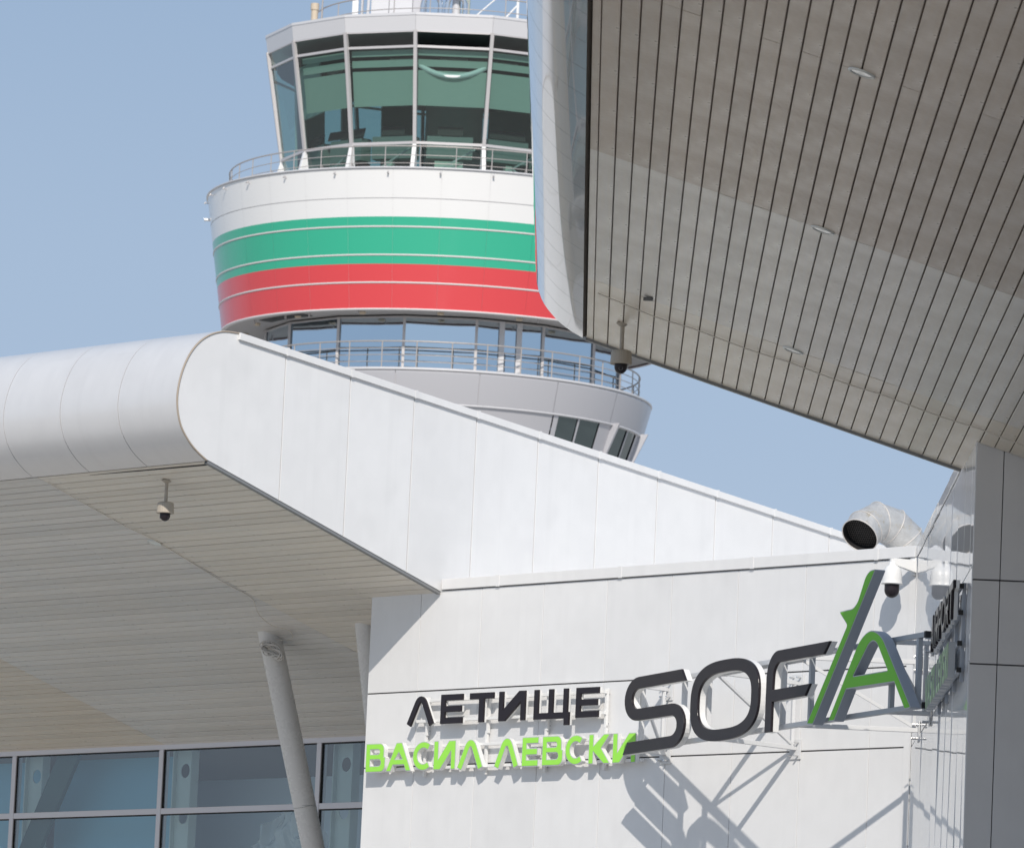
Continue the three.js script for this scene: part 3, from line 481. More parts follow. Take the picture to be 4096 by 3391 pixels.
function inset(poly, d) { // moves an outline inwards (holes: outwards) by d
  const area = poly.reduce((s, p, i) => { const q = poly[(i + 1) % poly.length]; return s + p[0] * q[1] - q[0] * p[1]; }, 0), sg = Math.sign(area), n = poly.length;
  return poly.map((p, i) => { const a = poly[(i + n - 1) % n], b = poly[(i + 1) % n]; let n1 = [-(p[1] - a[1]), p[0] - a[0]], n2 = [-(b[1] - p[1]), b[0] - p[0]]; const l1 = hyp(...n1) || 1, l2 = hyp(...n2) || 1; n1 = [n1[0] / l1 * sg, n1[1] / l1 * sg]; n2 = [n2[0] / l2 * sg, n2[1] / l2 * sg];
    const mx = n1[0] + n2[0], my = n1[1] + n2[1], k = d / Math.max(0.35, (mx * mx + my * my) / 2) ; return [p[0] + mx * k, p[1] + my * k]; });
}
// one fabricated letter: tray behind, face in front
function letter(t, g, zb, zf, tray, face, style) {
  const holes = g.h ?? [];
  if (style === 'acrylic') { part('letter', prism(g.o, holes, zb, zf - 0.032), tray, t); const m = part('face', prism(inset(g.o, -0.002), holes.map((h) => inset(h, -0.002)), zf - 0.031, zf, 0.006), face, t); return m; }
  part('letter', prism(g.o, holes, zb, zf - 0.004), tray, t);
  part('face_border', prism(inset(g.o, 0.001), holes.map((h) => inset(h, -0.001)), zf - 0.0035, zf - 0.001), edgeGrey, t);
  return part('face', prism(inset(g.o, style), holes.map((h) => inset(h, -style)), zf - 0.0005, zf + 0.003), face, t);
}
const shift = (g, x, y) => ({ o: mv(g.o, x, y), h: (g.h ?? []).map((h) => mv(h, x, y)) });
function row(t, list, y, h, tk, zb, zf, tray, face, style) { for (const [k, x0, x1, kt] of list) letter(t, shift(glyphs[k](x1 - x0, h, tk * (kt ?? 1)), x0, y), zb, zf, tray, face, style); }
function rails(t, x0, x1, ys, posts, z0, z1, mat, yLow, yHigh) {
  for (const y of ys) part('rail', box(x0, x1, y - 0.018, y + 0.018, z0, z0 + 0.036, 0.003), mat, t);
  for (const x of posts) { part('post', box(x - 0.018, x + 0.018, yLow, yHigh, z0 - 0.038, z0 - 0.002, 0.003), mat, t); for (const y of [yLow + 0.06, yHigh - 0.06]) part('bolt', rod([x, y, 0.0], [x, y, z0 - 0.03], 0.008, 8), boltMetal, t); }
}
{
  const t = thing('letter_sign', 'row of small black raised letters in front of the white wall, above the lime letters', 'sign', FA, [-6.6, 7.9, 0.05]);
  row(t, [['LAM', -8.36, -7.872], ['E', -7.745, -7.36], ['T', -7.228, -6.808], ['II', -6.705, -6.245], ['SCH', -6.085, -5.470], ['E', -5.355, -4.970]], 7.925, 0.355, 0.072, 0.105, 0.165, letterWhite, blackGloss, 'acrylic');
  rails(t, -8.25, -4.92, [8.225, 7.975], [-8.10, -7.0, -5.95, -4.94], 0.066, 0, letterWhite, 7.80, 8.27);
}
{
  const t = thing('letter_sign', 'row of larger lime green raised letters low on the white wall', 'sign', FA, [-6.7, 7.36, 0.05]);
  row(t, [['B', -9.075, -8.715], ['A', -8.70, -8.235], ['C', -8.21, -7.845], ['II', -7.83, -7.435], ['LAM', -7.41, -6.93, 1.08], ['LAM', -6.75, -6.30, 1.08], ['E', -6.255, -5.965], ['B', -5.90, -5.54], ['C', -5.50, -5.155], ['K', -5.095, -4.72], ['II', -4.685, -4.29]], 7.362, 0.356, 0.083, 0.10, 0.165, letterWhite, limeFace, 0.010);
  rails(t, -9.0, -4.25, [7.665, 7.40], [-8.12, -7.02, -5.97, -4.94], 0.062, 0, letterWhite, 7.30, 7.83);
}
const SX = 0.63; // upright strokes of the wide letters are broader than the level ones
{
  const D = 2.12, t = thing('letter_sign', 'very large wide black and green lettering on a steel frame spanning the wall corner', 'sign', FS, [0.5, 7.3, D - 0.1]);
  const zb = D - 0.098, zf = D;
  const S = { o: stroke([[-1.665, 8.214], [-3.305, 8.214, 0.19], [-3.305, 7.843, 0.19], [-1.697, 7.836, 0.20], [-1.697, 7.464, 0.20], [-3.345, 7.464]], 0.136, 0.2, 1 / SX, -0.04, 0.04) };
  letter(t, S, zb, zf, letterWhite, blackGloss, 'acrylic');
  const el = (cx, cy, a, b, p) => Array.from({ length: 72 }, (_, i) => { const q = i / 72 * 2 * PI, s = (v) => Math.sign(v) * Math.abs(v) ** (2 / p); return [cx + a * s(Math.cos(q)), cy + b * s(Math.sin(q))]; });
  letter(t, { o: el(-0.447, 7.847, 0.975, 0.455, 2.75), h: [el(-0.447, 7.844, 0.763, 0.319, 2.9)] }, zb, zf, letterWhite, blackGloss, 'acrylic');
  const F = fillet([[0.733, 7.405, 0], [0.903, 7.405, 0], [0.903, 7.737, 0.0], [1.80, 7.745, 0], [1.925, 7.868, 0], [0.905, 7.866, 0.0], [0.925, 8.165, 0.16], [2.26, 8.165, 0], [2.415, 8.297, 0], [0.733, 8.295, 0.30]], 0.05, true);
  letter(t, { o: F }, zb, zf, letterWhite, blackGloss, 'acrylic');
  const I = fillet([[1.905, 7.425, 0.03], [2.07, 7.41, 0.02], [3.575, 8.98, 0.03], [3.36, 8.975, 0.16], [3.10, 8.60, 0.12], [2.66, 8.595, 0.05], [2.89, 8.43, 0.03]], 0.03, true);
  letter(t, { o: I }, D - 0.11, zf + 0.01, letterGrey, greenFace, 0.012);
  const A = fillet([[2.475, 7.42, 0.02], [2.632, 7.415, 0.02], [2.926, 7.737, 0], [4.155, 7.732, 0], [4.44, 7.425, 0.01], [4.60, 7.43, 0.04], [3.72, 8.325, 0.34], [3.30, 8.325, 0.26]], 0.02, true);
  const Ah = fillet([[3.095, 7.868, 0.01], [3.50, 8.21, 0.13], [3.655, 8.205, 0.13], [3.975, 7.868, 0.01]], 0.02, true);
  letter(t, { o: A, h: [Ah] }, D - 0.11, zf + 0.01, letterGrey, greenFace, 0.012);
  // steel frame behind
  const zc = D - 0.19, w = 0.055;
  for (const y of [8.225, 7.475]) { part('chord', bar([-3.40, y, zc], [1.7, y, zc], w, w, 0.004), steelPaint, t); part('chord', bar([1.704, y, zc], [4.50, y, zc], w, w, 0.004), steelGrey, t); part('end_cap', box(4.501, 4.545, y - 0.034, y + 0.034, zc - 0.034, zc + 0.034, 0.004), blackMatte, t); }
  for (const s of [-3.32, -2.05, -1.33, 0.79]) part('upright', bar([s, 7.503, zc], [s, 8.197, zc], w, w, 0.004), steelPaint, t);
  for (const s of [1.55, 3.66, 4.33]) part('upright', bar([s, 7.503, zc], [s, 8.197, zc], w, w, 0.004), steelGrey, t);
  for (const s of [-2.7, -0.45, 2.3]) part('standoff', bar([s, 8.225, zc], [s, 8.225, zb], 0.03, 0.03), steelPaint, t);
  const inv = FS.m.clone().invert();
  const loc = (fr, x, y, z) => { const p = V3(x, y, z).applyMatrix4(fr.m).applyMatrix4(inv); return [p.x, p.y, p.z]; };
  const sub = (fr, geo) => { geo.applyMatrix4(fr.m).applyMatrix4(inv); return geo; };
  for (const [fr, sg, mat] of [[FA, -1, steelPaint], [FB, 1, steelPaint]]) for (const d of [1.81, 3.95]) {
    const x = sg * d;                                                     // distance along the wall from the corner
    const P = loc(fr, x, 0, 0.03), dir = loc(fr, x, 0, 1.03), k = (zc - P[2]) / (dir[2] - P[2]);
    for (const [y, o] of [[8.225, 0], [7.475, 0]]) {
      const a = loc(fr, x, y, 0.02), b = [P[0] + (dir[0] - P[0]) * k, y, zc - 0.03];
      part('strut', bar(a, b, 0.05, 0.05, 0.004), mat, t);
      part('wall_plate', sub(fr, box(x - 0.09, x + 0.09, y - 0.13, y + 0.10, 0.004, 0.018, 0.003)), mat, t);
      for (const [dx, dy] of [[-0.055, 0.06], [0.055, 0.06], [-0.055, -0.09], [0.055, -0.09]]) part('bolt', sub(fr, rod([x + dx, y + dy, 0], [x + dx, y + dy, 0.09], 0.010, 8)), boltMetal, t);
    }
    part('brace', bar([P[0] + (dir[0] - P[0]) * k, 8.20, zc - 0.035], loc(fr, x, 7.50, 0.05), 0.035, 0.035, 0.003), mat, t);
    part('upright', bar(loc(fr, x, 7.50, 0.07), loc(fr, x, 8.20, 0.07), 0.04, 0.04, 0.003), mat, t);
  }
  part('plan_brace', bar([-1.25, 8.19, zc - 0.04], [1.25, 8.19, zc - 0.04], 0.035, 0.035, 0.003), steelPaint, t);
}
{
  const t = thing('letter_sign', 'edge-on black letters above pale green ones along the glossy side wall', 'sign', FB, [7.8, 7.3, 0.05]);
  row(t, [['A', 6.03, 6.55], ['I', 6.66, 6.75], ['R', 6.86, 7.30], ['P', 7.42, 7.82], ['O', 7.92, 8.46], ['R', 8.57, 9.02], ['T', 9.10, 9.75]], 7.925, 0.355, 0.075, 0.075, 0.145, letterWhite, blackGloss, 'acrylic');
  row(t, [['V', 5.40, 5.85], ['A', 5.86, 6.30], ['S', 6.36, 6.68], ['I', 6.76, 6.85], ['L', 6.95, 7.20], ['L', 7.42, 7.68], ['E', 7.75, 8.02], ['V', 8.06, 8.46], ['S', 8.50, 8.80], ['K', 8.88, 9.22], ['I', 9.25, 9.34]], 7.362, 0.356, 0.085, 0.075, 0.145, edgeGrey, paleGreenFace, 0.008);
  rails(t, 5.6, 9.72, [8.225, 7.965, 7.665, 7.405], [5.9, 7.2, 8.5, 9.6], 0.042, 0, letterGrey, 7.30, 8.27);
  for (const y of [8.225, 7.965, 7.665, 7.405]) part('end_cap', box(9.722, 9.75, y - 0.024, y + 0.024, 0.036, 0.084, 0.003), blackMatte, t);
}

// ---------------------------------------------------------------- bent ventilation duct on the roof
{
  const t = thing('ventilation_duct', 'bent galvanised duct with an open dark mouth on the block roof', 'duct', FA, [-1.2, 9.7, -1.1]);
  const toA = (v) => v.clone().applyAxisAngle(V3(0, 1, 0), -FA.phi);
  const ax0 = toA(V3(-0.42, -0.64, 0.64).normalize());                     // the way the mouth faces
  const c = [V3(-1.50, 9.985, -0.60)]; const dirs = [ax0.clone().negate()];
  c.push(c[0].clone().addScaledVector(dirs[0], 0.15));
  const d2 = toA(V3(0.62, 0.42, -0.66).normalize()), d3 = toA(V3(0.86, -0.20, -0.47).normalize()), d4 = toA(V3(0.72, -0.60, -0.35).normalize()), d5 = toA(V3(0.50, -0.84, -0.2).normalize());
  c.push(c[1].clone().addScaledVector(d2, 0.24)); c.push(c[2].clone().addScaledVector(d3, 0.21)); c.push(c[3].clone().addScaledVector(d4, 0.22)); c.push(c[4].clone().addScaledVector(d5, 0.5));
  const D = [dirs[0], d2, d3, d4, d5], R = 0.222, seg = 40;
  const normals = c.map((_, i) => (i === 0 ? D[0].clone() : i === c.length - 1 ? D[D.length - 1].clone() : D[i - 1].clone().add(D[i]).normalize()));
  const ringAt = (i, r, ref) => Array.from({ length: seg + 1 }, (_, k) => { // circle across the segment, projected along it on the mitre plane
    const d = D[Math.min(i, D.length - 1)], dd = i === 0 ? D[0] : D[i - 1], n = normals[i]; const u = V3(0, 1, 0).addScaledVector(ref, -ref.y).normalize(), w = ref.clone().cross(u), a = k / seg * 2 * PI;
    const p = u.clone().multiplyScalar(r * Math.cos(a)).addScaledVector(w, r * Math.sin(a)); p.addScaledVector(ref, -p.dot(n) / ref.dot(n)); return p.add(c[i]); });
  for (let i = 0; i < c.length - 1; i++) {
    const A = ringAt(i, R, D[i]), B = ringAt(i + 1, R, D[i]), P = [], N = [], ca = c[i];
    const nm = (p) => { const q = p.clone().sub(ca); q.addScaledVector(D[i], -q.dot(D[i])); return q.normalize(); };
    for (let k = 0; k < seg; k++) for (const p of [A[k], B[k + 1], B[k], A[k], A[k + 1], B[k + 1]]) { P.push(p.x, p.y, p.z); const q = nm(p); N.push(q.x, q.y, q.z); }
    const g = new THREE.BufferGeometry(); g.setAttribute('position', new THREE.Float32BufferAttribute(P, 3)); g.setAttribute('normal', new THREE.Float32BufferAttribute(N, 3)); part('duct_segment', metres(g), galv, t);
    if (i) { const rp = ringAt(i, R + 0.002, D[i]).slice(0, -1).map((p) => [p.x, p.y, p.z]); part('seam_ring', tube(rp, 0.006, 60, 6, true), rimMetal, t); }
  }
  { const A = ringAt(0, R - 0.006, D[0]), B = A.map((p) => p.clone().addScaledVector(D[0], 0.2)), P = []; for (let k = 0; k < seg; k++) for (const p of [A[k], B[k], B[k + 1], A[k], B[k + 1], A[k + 1]]) P.push(p.x, p.y, p.z); const g = new THREE.BufferGeometry(); g.setAttribute('position', new THREE.Float32BufferAttribute(P, 3)); g.computeVertexNormals(); part('painted_shade_liner', metres(g), blackMatte, t); }  // black inner tube paints the shade inside the duct mouth
  const rp = ringAt(0, R, D[0]).slice(0, -1).map((p) => [p.x, p.y, p.z]); part('rim', tube(rp, 0.007, 60, 6, true), rimMetal, t);
  const u = V3(0, 1, 0).addScaledVector(D[0], -D[0].y).normalize(), w = D[0].clone().cross(u), q = c[0].clone().addScaledVector(D[0], 0.10), wires = [];
  for (let k = -8; k <= 8; k++) { const o = k * 0.025, h = Math.sqrt(R * R - o * o) - 0.004; for (const [a, b] of [[u, w], [w, u]]) { const s = q.clone().addScaledVector(a, o); wires.push(rod(s.clone().addScaledVector(b, -h).toArray(), s.clone().addScaledVector(b, h).toArray(), 0.0022, 5)); } }
  part('mesh_screen', wires, std(C(0.10, 0.09, 0.08), 0.6), t);
  const disk = new THREE.CircleGeometry(R - 0.003, 40); disk.applyQuaternion(new THREE.Quaternion().setFromUnitVectors(V3(0, 0, 1), D[0])); const dc = c[0].clone().addScaledVector(D[0], 0.14); disk.translate(dc.x, dc.y, dc.z); part('painted_shade_disk', disk, std(C(0.006, 0.006, 0.007), 0.9), t);  // black disk paints the shade deeper in the duct
}

// ---------------------------------------------------------------- control tower
{
  const t = thing('control_tower', 'tall round control tower with white, green and red bands and a glass cabin', 'tower', FT, [0, 0, 0]);
  const N = 16, PH = -11 * PI / 180, ang = (k) => PH + k * 2 * PI / N, V = (k, r, y) => [r * Math.sin(ang(k)), y, r * Math.cos(ang(k))];
  const quad = (a, b, c, d) => { const g = new THREE.BufferGeometry(); g.setAttribute('position', new THREE.Float32BufferAttribute([...a, ...b, ...c, ...a, ...c, ...d], 3)); g.computeVertexNormals(); return metres(g); };
  const lerp = (a, b, f) => a.map((v, i) => v + (b[i] - v) * f);
  const slab = (k, r0, y0, r1, y1, th, gap = 0.01) => { // a thick flat plate between two corners of the many-sided cabin
    const f = gap / (2 * r0 * Math.sin(PI / N)), A = V(k, r0, y0), B = V(k + 1, r0, y0), Cc = V(k + 1, r1, y1), Dd = V(k, r1, y1), a = lerp(A, B, f), b = lerp(B, A, f), c = lerp(Cc, Dd, f), d = lerp(Dd, Cc, f);
    const mid = ang(k + 0.5), o = [-Math.sin(mid) * th, 0, -Math.cos(mid) * th], i = (p) => p.map((v, q) => v + o[q]);
    return [quad(a, b, c, d), quad(i(b), i(a), i(d), i(c)), quad(a, d, i(d), i(a)), quad(b, i(b), i(c), c), quad(d, c, i(c), i(d)), quad(b, a, i(a), i(b))]; };
  // shaft and hidden lower storeys
  part('shaft', lathe([[5.2, 0], [5.2, 29.2], [6.8, 30.6]], 48), towerGrey, t);
  // lowest visible storey: leaning glass under the grey gallery
  part('storey_floor', lathe([[6.7, 30.2], [7.55, 30.62], [7.62, 30.9], [7.3, 30.92], [6.6, 30.92]], 64), towerGrey, t);
  const WR = (y) => 7.22 + (y - 30.9) * 0.32;
  const bay = (a0, a1, y0, y1, inset_) => { const p = (a, y) => [(WR(y) - inset_) * Math.sin(a), y, (WR(y) - inset_) * Math.cos(a)]; return quad(p(a0, y0), p(a1, y0), p(a1, y1), p(a0, y1)); };
  const dg = PI / 180;
  for (let k = 0; k < 8; k++) part('storey_wall', lathe([[WR(30.9) + 0.02, 30.92], [WR(32.5), 32.5]], 64).clone() && (() => { const g = new THREE.LatheGeometry([V2(WR(30.92), 30.92), V2(WR(32.5), 32.5)], 10, (-210 + k * 30.6) * dg, 30.2 * dg); return g; })(), towerGrey, t);
  const wins = [[36.5, 43.5], [44.2, 52.5], [60.5, 68.5], [69.3, 77], [84, 92], [93, 101]];
  for (const [a, b] of wins) { const w = part('window', bay(a * dg, b * dg, 30.98, 32.4, 0.03), glassSmoke, t); }
  const pier = (a, b) => { const g = new THREE.LatheGeometry([V2(WR(30.92) + 0.01, 30.92), V2(WR(32.42) + 0.01, 32.42)], 4, a * dg, (b - a) * dg); return g; };
  for (const [a, b] of [[34.8, 36.4], [43.5, 44.2], [52.5, 60.4], [68.5, 69.3], [77, 84], [92, 93], [101, 150]]) part('pier', pier(a, b), towerGrey, t);
  for (const a of [58.5, 81]) part('fin', (() => { const g = prism([[WR(30.95), 30.95], [WR(30.95) + 0.12, 30.95], [WR(32.4) + 0.34, 32.4], [WR(32.4), 32.4]], [], -0.05, 0.05); g.rotateY((a - 90) * dg); return g; })(), towerGrey, t);
  // grey gallery ring in panels
  for (let k = 0; k < 16; k++) part('gallery_panel', (() => { const a0 = PH + k * PI / 8 + 0.001; return new THREE.LatheGeometry([V2(7.70, 32.36), V2(7.76, 32.39), V2(8.02, 33.44), V2(8.02, 33.52)], 5, a0, PI / 8 - 0.002); })(), towerGrey, t);
  part('gallery_seams', lathe([[7.72, 32.40], [7.98, 33.44]], 64), frameGrey, t);
  part('gallery_rim', lathe([[7.7, 33.52], [8.0, 33.53], [8.06, 33.56], [8.06, 33.62], [7.98, 33.66], [6.2, 33.66]], 96), towerSilver, t);
  part('gallery_edge', lathe([[7.2, 32.30], [7.70, 32.30], [7.765, 32.32], [7.765, 32.375], [7.6, 32.40]], 96), towerSilver, t);
  // glazed storey with mirror panes
  const GR = 6.9, gy0 = 33.68, gy1 = 35.72;
  for (let k = 0; k < 16; k++) {
    const door = k === 1;
    if (k >= 9 && k <= 12 && k !== 9) { part('wall_panel', slab(k, GR, gy0, GR, gy1, 0.05), towerWhite, t); continue; }
    const cells = door ? [[0, 0.36], [0.40, 0.62], [0.66, 1]] : [[0, 1]];
    for (const [f0, f1] of cells) { const A = V(k, GR - 0.05, gy0), B = V(k + 1, GR - 0.05, gy0), a = lerp(A, B, f0), b = lerp(A, B, f1), up = (p) => [p[0], gy1, p[2]]; part('window', quad(a, b, up(b), up(a)), glassMirror, t); }
    if (door) for (const f of [0.38, 0.64]) { const p = lerp(V(k, GR, 0), V(k + 1, GR, 0), f); part('door_frame', bar([p[0], gy0, p[2]], [p[0], gy1, p[2]], 0.2, 0.10), towerSilver, t); }
    part('sill_rail', bar(V(k, GR - 0.03, 34.45), V(k + 1, GR - 0.03, 34.45), 0.03, 0.035), insideDark, t);
    part('head_rail', bar(V(k, GR - 0.02, 35.70), V(k + 1, GR - 0.02, 35.70), 0.05, 0.06), mullionMat, t);
  }
  for (let k = 0; k < 16; k++) part('mullion', bar(V(k, GR, gy0), V(k, GR, gy1), 0.10, 0.10), mullionMat, t);
  // underside of the drum with ceiling lamps and vents
  part('drum_soffit', lathe([[6.5, 35.80], [8.42, 35.76]], 96), std(C(0.46, 0.44, 0.43), 0.6), t);
  for (let k = 0; k < 16; k++) { const a = ang(k + 0.5), r = 7.6, g = lathe([[0, 35.68], [0.10, 35.68], [0.13, 35.72], [0.13, 35.77]], 16, r * Math.sin(a), 0, r * Math.cos(a)); part('ceiling_lamp', g, std(C(0.6, 0.5, 0.38), 0.5), t); }
  for (const a of [-58, -51, -44]) { const g = box(-0.42, 0.42, 35.745, 35.753, -0.28, 0.28); g.rotateY(a * dg); g.translate(7.6 * Math.sin(a * dg), 0, 7.6 * Math.cos(a * dg)); part('vent', g, insideDark, t); }
  for (const k of [-3.4, -2.3, -1.6, -1.2, -0.5, 1.7, 2.5, 3.2, 3.9]) { const a = ang(k), r = 7.95; part('bracket', rod([r * Math.sin(a), 35.62, r * Math.cos(a)], [r * Math.sin(a), 35.76, r * Math.cos(a)], 0.035, 8), mullionMat, t); }
  // banded drum
  const RR = (y) => 8.5 + (y - 35.73) * 0.154, rows = [[35.75, 36.68, towerRed], [36.72, 37.378, towerRed], [37.378, 37.69, towerGreen], [37.73, 38.72, towerGreen], [38.76, 39.10, towerGreen], [39.10, 39.765, towerWhite], [39.785, 40.84, towerWhite]];
  const a00 = -0.7 * dg;
  const band = new Map();
  for (const [y0, y1, m] of rows) for (let k = 0; k < 32; k++) {
    const key = y0; if (!band.has(key)) { const g = new THREE.LatheGeometry([V2(RR(y0), y0), V2(RR(y1), y1)], 5, 0.0003, PI / 16 - 0.0006); band.set(key, metres(g)); }
    place('cladding_panel', band.get(key), m, t, [0, 0, 0], [0, a00 + k * PI / 16, 0]);
  }
  part('drum_core', lathe([[RR(35.7) - 0.04, 35.77], [RR(40.8) - 0.04, 40.8]], 96), frameGrey, t);
  for (const y of [36.70, 37.71, 38.74]) part('trim_strip', lathe([[RR(y) - 0.02, y - 0.035], [RR(y) + 0.018, y - 0.03], [RR(y) + 0.018, y + 0.03], [RR(y) - 0.02, y + 0.035]], 128), std(C(0.60, 0.58, 0.57), 0.5), t);
  part('trim_strip', lathe([[8.40, 35.70], [8.51, 35.69], [8.535, 35.72], [8.53, 35.76], [8.48, 35.765]], 128), std(C(0.70, 0.68, 0.68), 0.5), t);
  part('drum_coping', lathe([[6.2, 40.90], [9.15, 40.90], [9.30, 40.93], [9.345, 40.91], [9.345, 40.855], [9.25, 40.84]], 128), towerSilver, t);
  for (const a of [-87, -75, -64.5, -53, -40, -26, -13, -1, 11, 24, 37]) { const r = RR(40.66), q = a * dg, f = (d, y) => [(r + d) * Math.sin(q), y, (r + d) * Math.cos(q)]; const l = part('spotlight', [rod(f(0.0, 40.66), f(0.12, 40.70), 0.016, 8), rod(f(0.09, 40.73), f(0.15, 40.66), 0.034, 10)], mullionMat, t); }
  for (const y of [40.1]) { const q = -89 * dg, r = RR(y); part('spotlight', rod([r * Math.sin(q), y, r * Math.cos(q)], [(r + 0.22) * Math.sin(q), y, (r + 0.22) * Math.cos(q)], 0.06, 10), towerWhite, t); }
  // cabin
  for (let k = 0; k < 16; k++) {
    part('roof_fascia', slab(k, 7.36, 46.43, 7.45, 47.0, 0.06, 0.006), towerSilver, t);
    part('roof_edge', slab(k, 7.47, 47.0, 7.47, 47.10, 0.09, 0.004), towerSilver, t);
    part('window', quad(V(k, 7.185, 45.9), V(k + 1, 7.185, 45.9), V(k + 1, 7.31, 46.40), V(k, 7.31, 46.40)), glassCabin, t);
    part('window', quad(V(k, 6.60, 42.36), V(k + 1, 6.60, 42.36), V(k + 1, 7.165, 45.82), V(k, 7.165, 45.82)), glassCabin, t);
    part('window', quad(V(k, 6.38, 40.95), V(k + 1, 6.38, 40.95), V(k + 1, 6.58, 42.26), V(k, 6.58, 42.26)), glassCabin, t);
    part('transom', bar(V(k, 7.19, 45.86), V(k + 1, 7.19, 45.86), 0.07, 0.09), mullionMat, t);
    part('transom', bar(V(k, 7.33, 46.41), V(k + 1, 7.33, 46.41), 0.06, 0.06), mullionMat, t);
    part('sill', bar(V(k, 6.62, 42.31), V(k + 1, 6.62, 42.31), 0.09, 0.10), mullionMat, t);
    part('mullion', bar(V(k, 6.60, 42.25), V(k, 7.35, 46.45), 0.13, 0.13), mullionMat, t);
    part('fin', (() => { const g = prism([[6.34, 40.93], [6.98, 40.93], [6.66, 42.28], [6.56, 42.28]], [], -0.075, 0.075, 0.01); g.rotateY(ang(k) - PI / 2); return g; })(), towerWhite, t);
    if (k >= 14 || k <= 3) { // roller blinds in three drops with dark gaps between
      for (const [y0, y1] of [[43.72, 45.02], [45.16, 45.42], [45.56, 45.78]]) { const r = (y) => 6.42 + (y - 42.36) * 0.163; part('blind', quad(V(k + 0.02, r(y0), y0), V(k + 0.98, r(y0), y0), V(k + 0.98, r(y1), y1), V(k + 0.02, r(y1), y1)), blindMat, t); }
    }
  }
  part('roof_slab', lathe([[0, 47.06], [7.2, 47.06], [7.3, 47.0], [7.2, 46.5], [0, 46.5]], 16), towerSilver, t);
  part('cabin_floor', lathe([[0, 40.92], [6.3, 40.92]], 32), std(C(0.35, 0.36, 0.34), 0.7), t);
  part('core', lathe([[0.0, 46.5], [1.1, 46.5], [1.1, 40.9]], 16), partitionMat, t);
  for (let k = 0; k < 16; k++) { part('desk', slab(k, 5.7, 41.9, 5.7, 42.75, 0.5, 0.25), std(C(0.24, 0.27, 0.26), 0.5), t); if (k % 2 === 0) part('console', slab(k, 5.3, 42.75, 5.2, 43.2, 0.15, 0.7), insideDark, t); }
  for (const k of [14, 15, 0, 1, 2]) { part('cabinet', slab(k, 6.0, 41.0, 6.0, 41.75, 0.3, k % 2 ? 1.3 : 1.7), insideBox, t); part('brace', bar(V(k + 0.1, 6.2, 41.0), V(k + 0.9, 6.2, 42.2), 0.06, 0.06), mullionMat, t); part('brace', bar(V(k + 0.9, 6.2, 41.0), V(k + 0.5, 6.2, 41.6), 0.06, 0.06), mullionMat, t); }
  // dark partitions at the back of the cabin, with gaps that let the sky through
  for (let k = 4; k < 13; k++) { part('partition', slab(k, 6.0, 41.0, 6.3, 45.9, 0.08, k === 6 ? 0.7 : k === 8 ? 1.2 : k === 9 ? 0.5 : k === 10 ? 0.9 : 0.02), partitionMat, t); }
  for (const k of [3, 13]) part('partition', slab(k, 5.9, 43.9, 6.2, 45.9, 0.08, 0.02), partitionMat, t);
  part('ceiling', lathe([[0, 45.95], [6.9, 45.95]], 32), insideDark, t);
  { const a = ang(0.03), b = ang(0.97), p = []; for (let i = 0; i <= 12; i++) { const q = a + (b - a) * i / 12, u = (i - 6) / 6; p.push([6.78 * Math.sin(q), 45.22 - 0.40 * (1 - u * u), 6.78 * Math.cos(q)]); } part('reflection_tube', tube(p, 0.10, 60, 10), std(C(0.86, 0.87, 0.86), 0.5), t); }  // white sagging tube added to imitate a reflection in the cabin glass
  for (const k of [13, 14, 15, 0, 1, 2]) { part('screen', slab(k, 5.75, 42.78, 5.65, 43.12, 0.05, 1.6 + (k % 3) * 0.25), insideDark, t); part('ceiling_lamp', slab(k, 5.2, 45.7, 5.2, 45.82, 0.25, 0.5), insideBox, t); }
  // railings
  const ringRail = (r, y, rr, name) => { const g = new THREE.TorusGeometry(r, rr, 6, 160); g.rotateX(PI / 2); g.translate(0, y, 0); return part(name, g, railMat, t); };
  for (const [y, rr] of [[41.84, 0.028], [41.50, 0.015], [41.20, 0.015]]) ringRail(8.5, y, rr, 'railing');
  for (let k = 0; k < 40; k++) { const a = (k * 9 + 2.5) * dg; part('railing_post', [rod([8.5 * Math.sin(a), 40.9, 8.5 * Math.cos(a)], [8.5 * Math.sin(a), 41.84, 8.5 * Math.cos(a)], 0.021, 6), rod([8.5 * Math.sin(a), 41.25, 8.5 * Math.cos(a)], [8.1 * Math.sin(a), 40.9, 8.1 * Math.cos(a)], 0.022, 6)], railMat, t); }
  for (const [y, rr] of [[34.68, 0.030], [34.42, 0.016], [34.17, 0.016], [33.92, 0.016]]) ringRail(7.55, y, rr, 'railing');
  for (let k = 0; k < 36; k++) { const a = (k * 10 + 4) * dg; part('railing_post', rod([7.55 * Math.sin(a), 33.6, 7.55 * Math.cos(a)], [7.55 * Math.sin(a), 34.68, 7.55 * Math.cos(a)], 0.026, 6), railMat, t); }
  for (const [y, rr] of [[48.15, 0.028], [47.65, 0.018]]) ringRail(5.5, y, rr, 'railing');
  for (let k = 0; k < 24; k++) { const a = (k * 15 + 5) * dg; part('railing_post', rod([5.5 * Math.sin(a), 47.06, 5.5 * Math.cos(a)], [5.5 * Math.sin(a), 48.15, 5.5 * Math.cos(a)], 0.024, 6), railMat, t); }
}
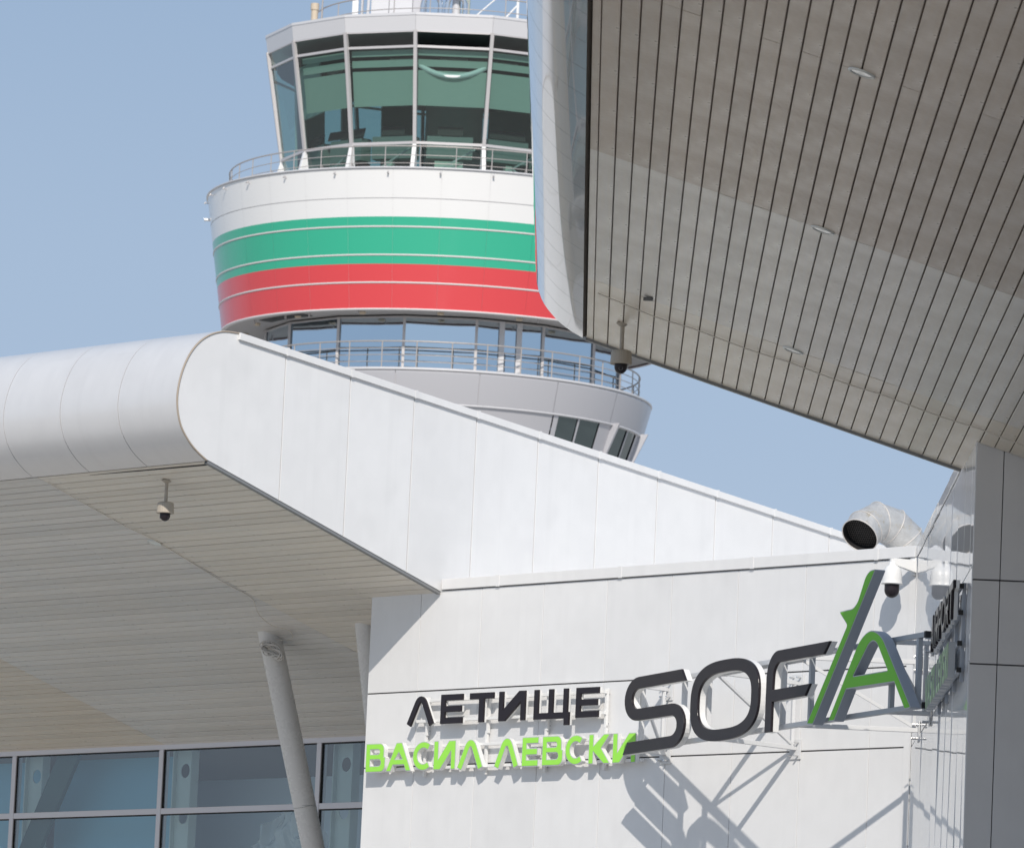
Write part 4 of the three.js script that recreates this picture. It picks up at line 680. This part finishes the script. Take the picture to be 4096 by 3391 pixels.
// things on the tower's roof
{
  let t = thing('roof_cabin', 'white panelled equipment cabin on the tower roof', 'cabin', FT, [-2.5, 47.06, 0]);
  part('wall', [box(-3.36, -2.68, 47.07, 50, -1, 1, 0.01), box(-2.665, -1.78, 47.07, 50, -1, 1, 0.01)], towerSilver, t); part('side_wall', box(-1.77, -1.28, 47.07, 50, -0.95, 0.9, 0.01), towerGrey, t);
  part('panel_joint', box(-3.3, -1.3, 48.98, 49.0, 0.99, 1.003), jointGrey, t);
  for (const [x0, x1, lab] of [[-1.38, -0.70, 'left bent chrome pipe beside the roof cabin of the tower'], [-0.45, 0.25, 'right bent chrome pipe beside the roof cabin of the tower']]) {
    t = thing('bent_pipe', lab, 'pipe', FT, [x0, 47.06, 1]);
    part('pipe', tube([[x0, 47.08, 1], [x0 + 0.02, 48.75, 1], [x0 + 0.16, 49.05, 1], [x1 - 0.22, 49.05, 1], [x1 - 0.02, 48.8, 1], [x1, 48.3, 1]], 0.10, 60, 12), chrome, t);
  }
  t = thing('antenna_mast', 'pale short mast with a box on the tower roof, right of the chrome pipes', 'mast', FT, [-0.15, 47.06, 0.6]); part('mast', rod([-0.1, 47.08, 0.6], [-0.1, 50, 0.6], 0.16, 16), towerSilver, t); part('equipment_box', box(0.12, 0.42, 48.2, 49.3, 0.4, 0.8, 0.02), std(C(0.35, 0.42, 0.36), 0.5), t);
  t = thing('antenna_mast', 'white square post left of the roof cabin on the tower', 'mast', FT, [-3.95, 47.06, 1]); part('mast', box(-4.08, -3.84, 47.08, 50, 0.9, 1.1, 0.02), towerWhite, t);
  t = thing('antenna_mast', 'thin pipe cluster between the white post and the roof cabin', 'mast', FT, [-3.6, 47.06, 1]); part('mast', rod([-3.7, 47.08, 1], [-3.7, 50, 1], 0.05, 10), towerSilver, t); part('mast', rod([-3.5, 47.08, 1.1], [-3.42, 50, 1.1], 0.06, 10), towerSilver, t);
  t = thing('antenna_mast', 'small beige lamp with a whip antenna at the left roof edge of the tower', 'mast', FT, [-5.3, 47.06, 3.6]); part('lamp', [rod([-5.38, 47.08, 3.6], [-5.38, 47.75, 3.6], 0.13, 12), rod([-5.38, 47.75, 3.6], [-5.38, 48.0, 3.6], 0.16, 12)], std(C(0.6, 0.5, 0.38), 0.6), t); part('whip', rod([-5.12, 47.08, 3.6], [-5.05, 50, 3.6], 0.03, 8), railMat, t);
  t = thing('antenna_mast', 'white diagonal braced post at the right roof edge of the tower', 'mast', FT, [2.3, 47.06, 3]); part('mast', rod([2.3, 47.08, 3], [2.3, 50, 3], 0.06, 10), towerWhite, t); part('stay', rod([1.2, 47.1, 3], [2.3, 48.4, 3], 0.04, 8), towerWhite, t); part('stay', rod([0.4, 47.6, 3], [2.3, 49.4, 3], 0.03, 8), towerWhite, t);
}
renderer.render(scene, camera);
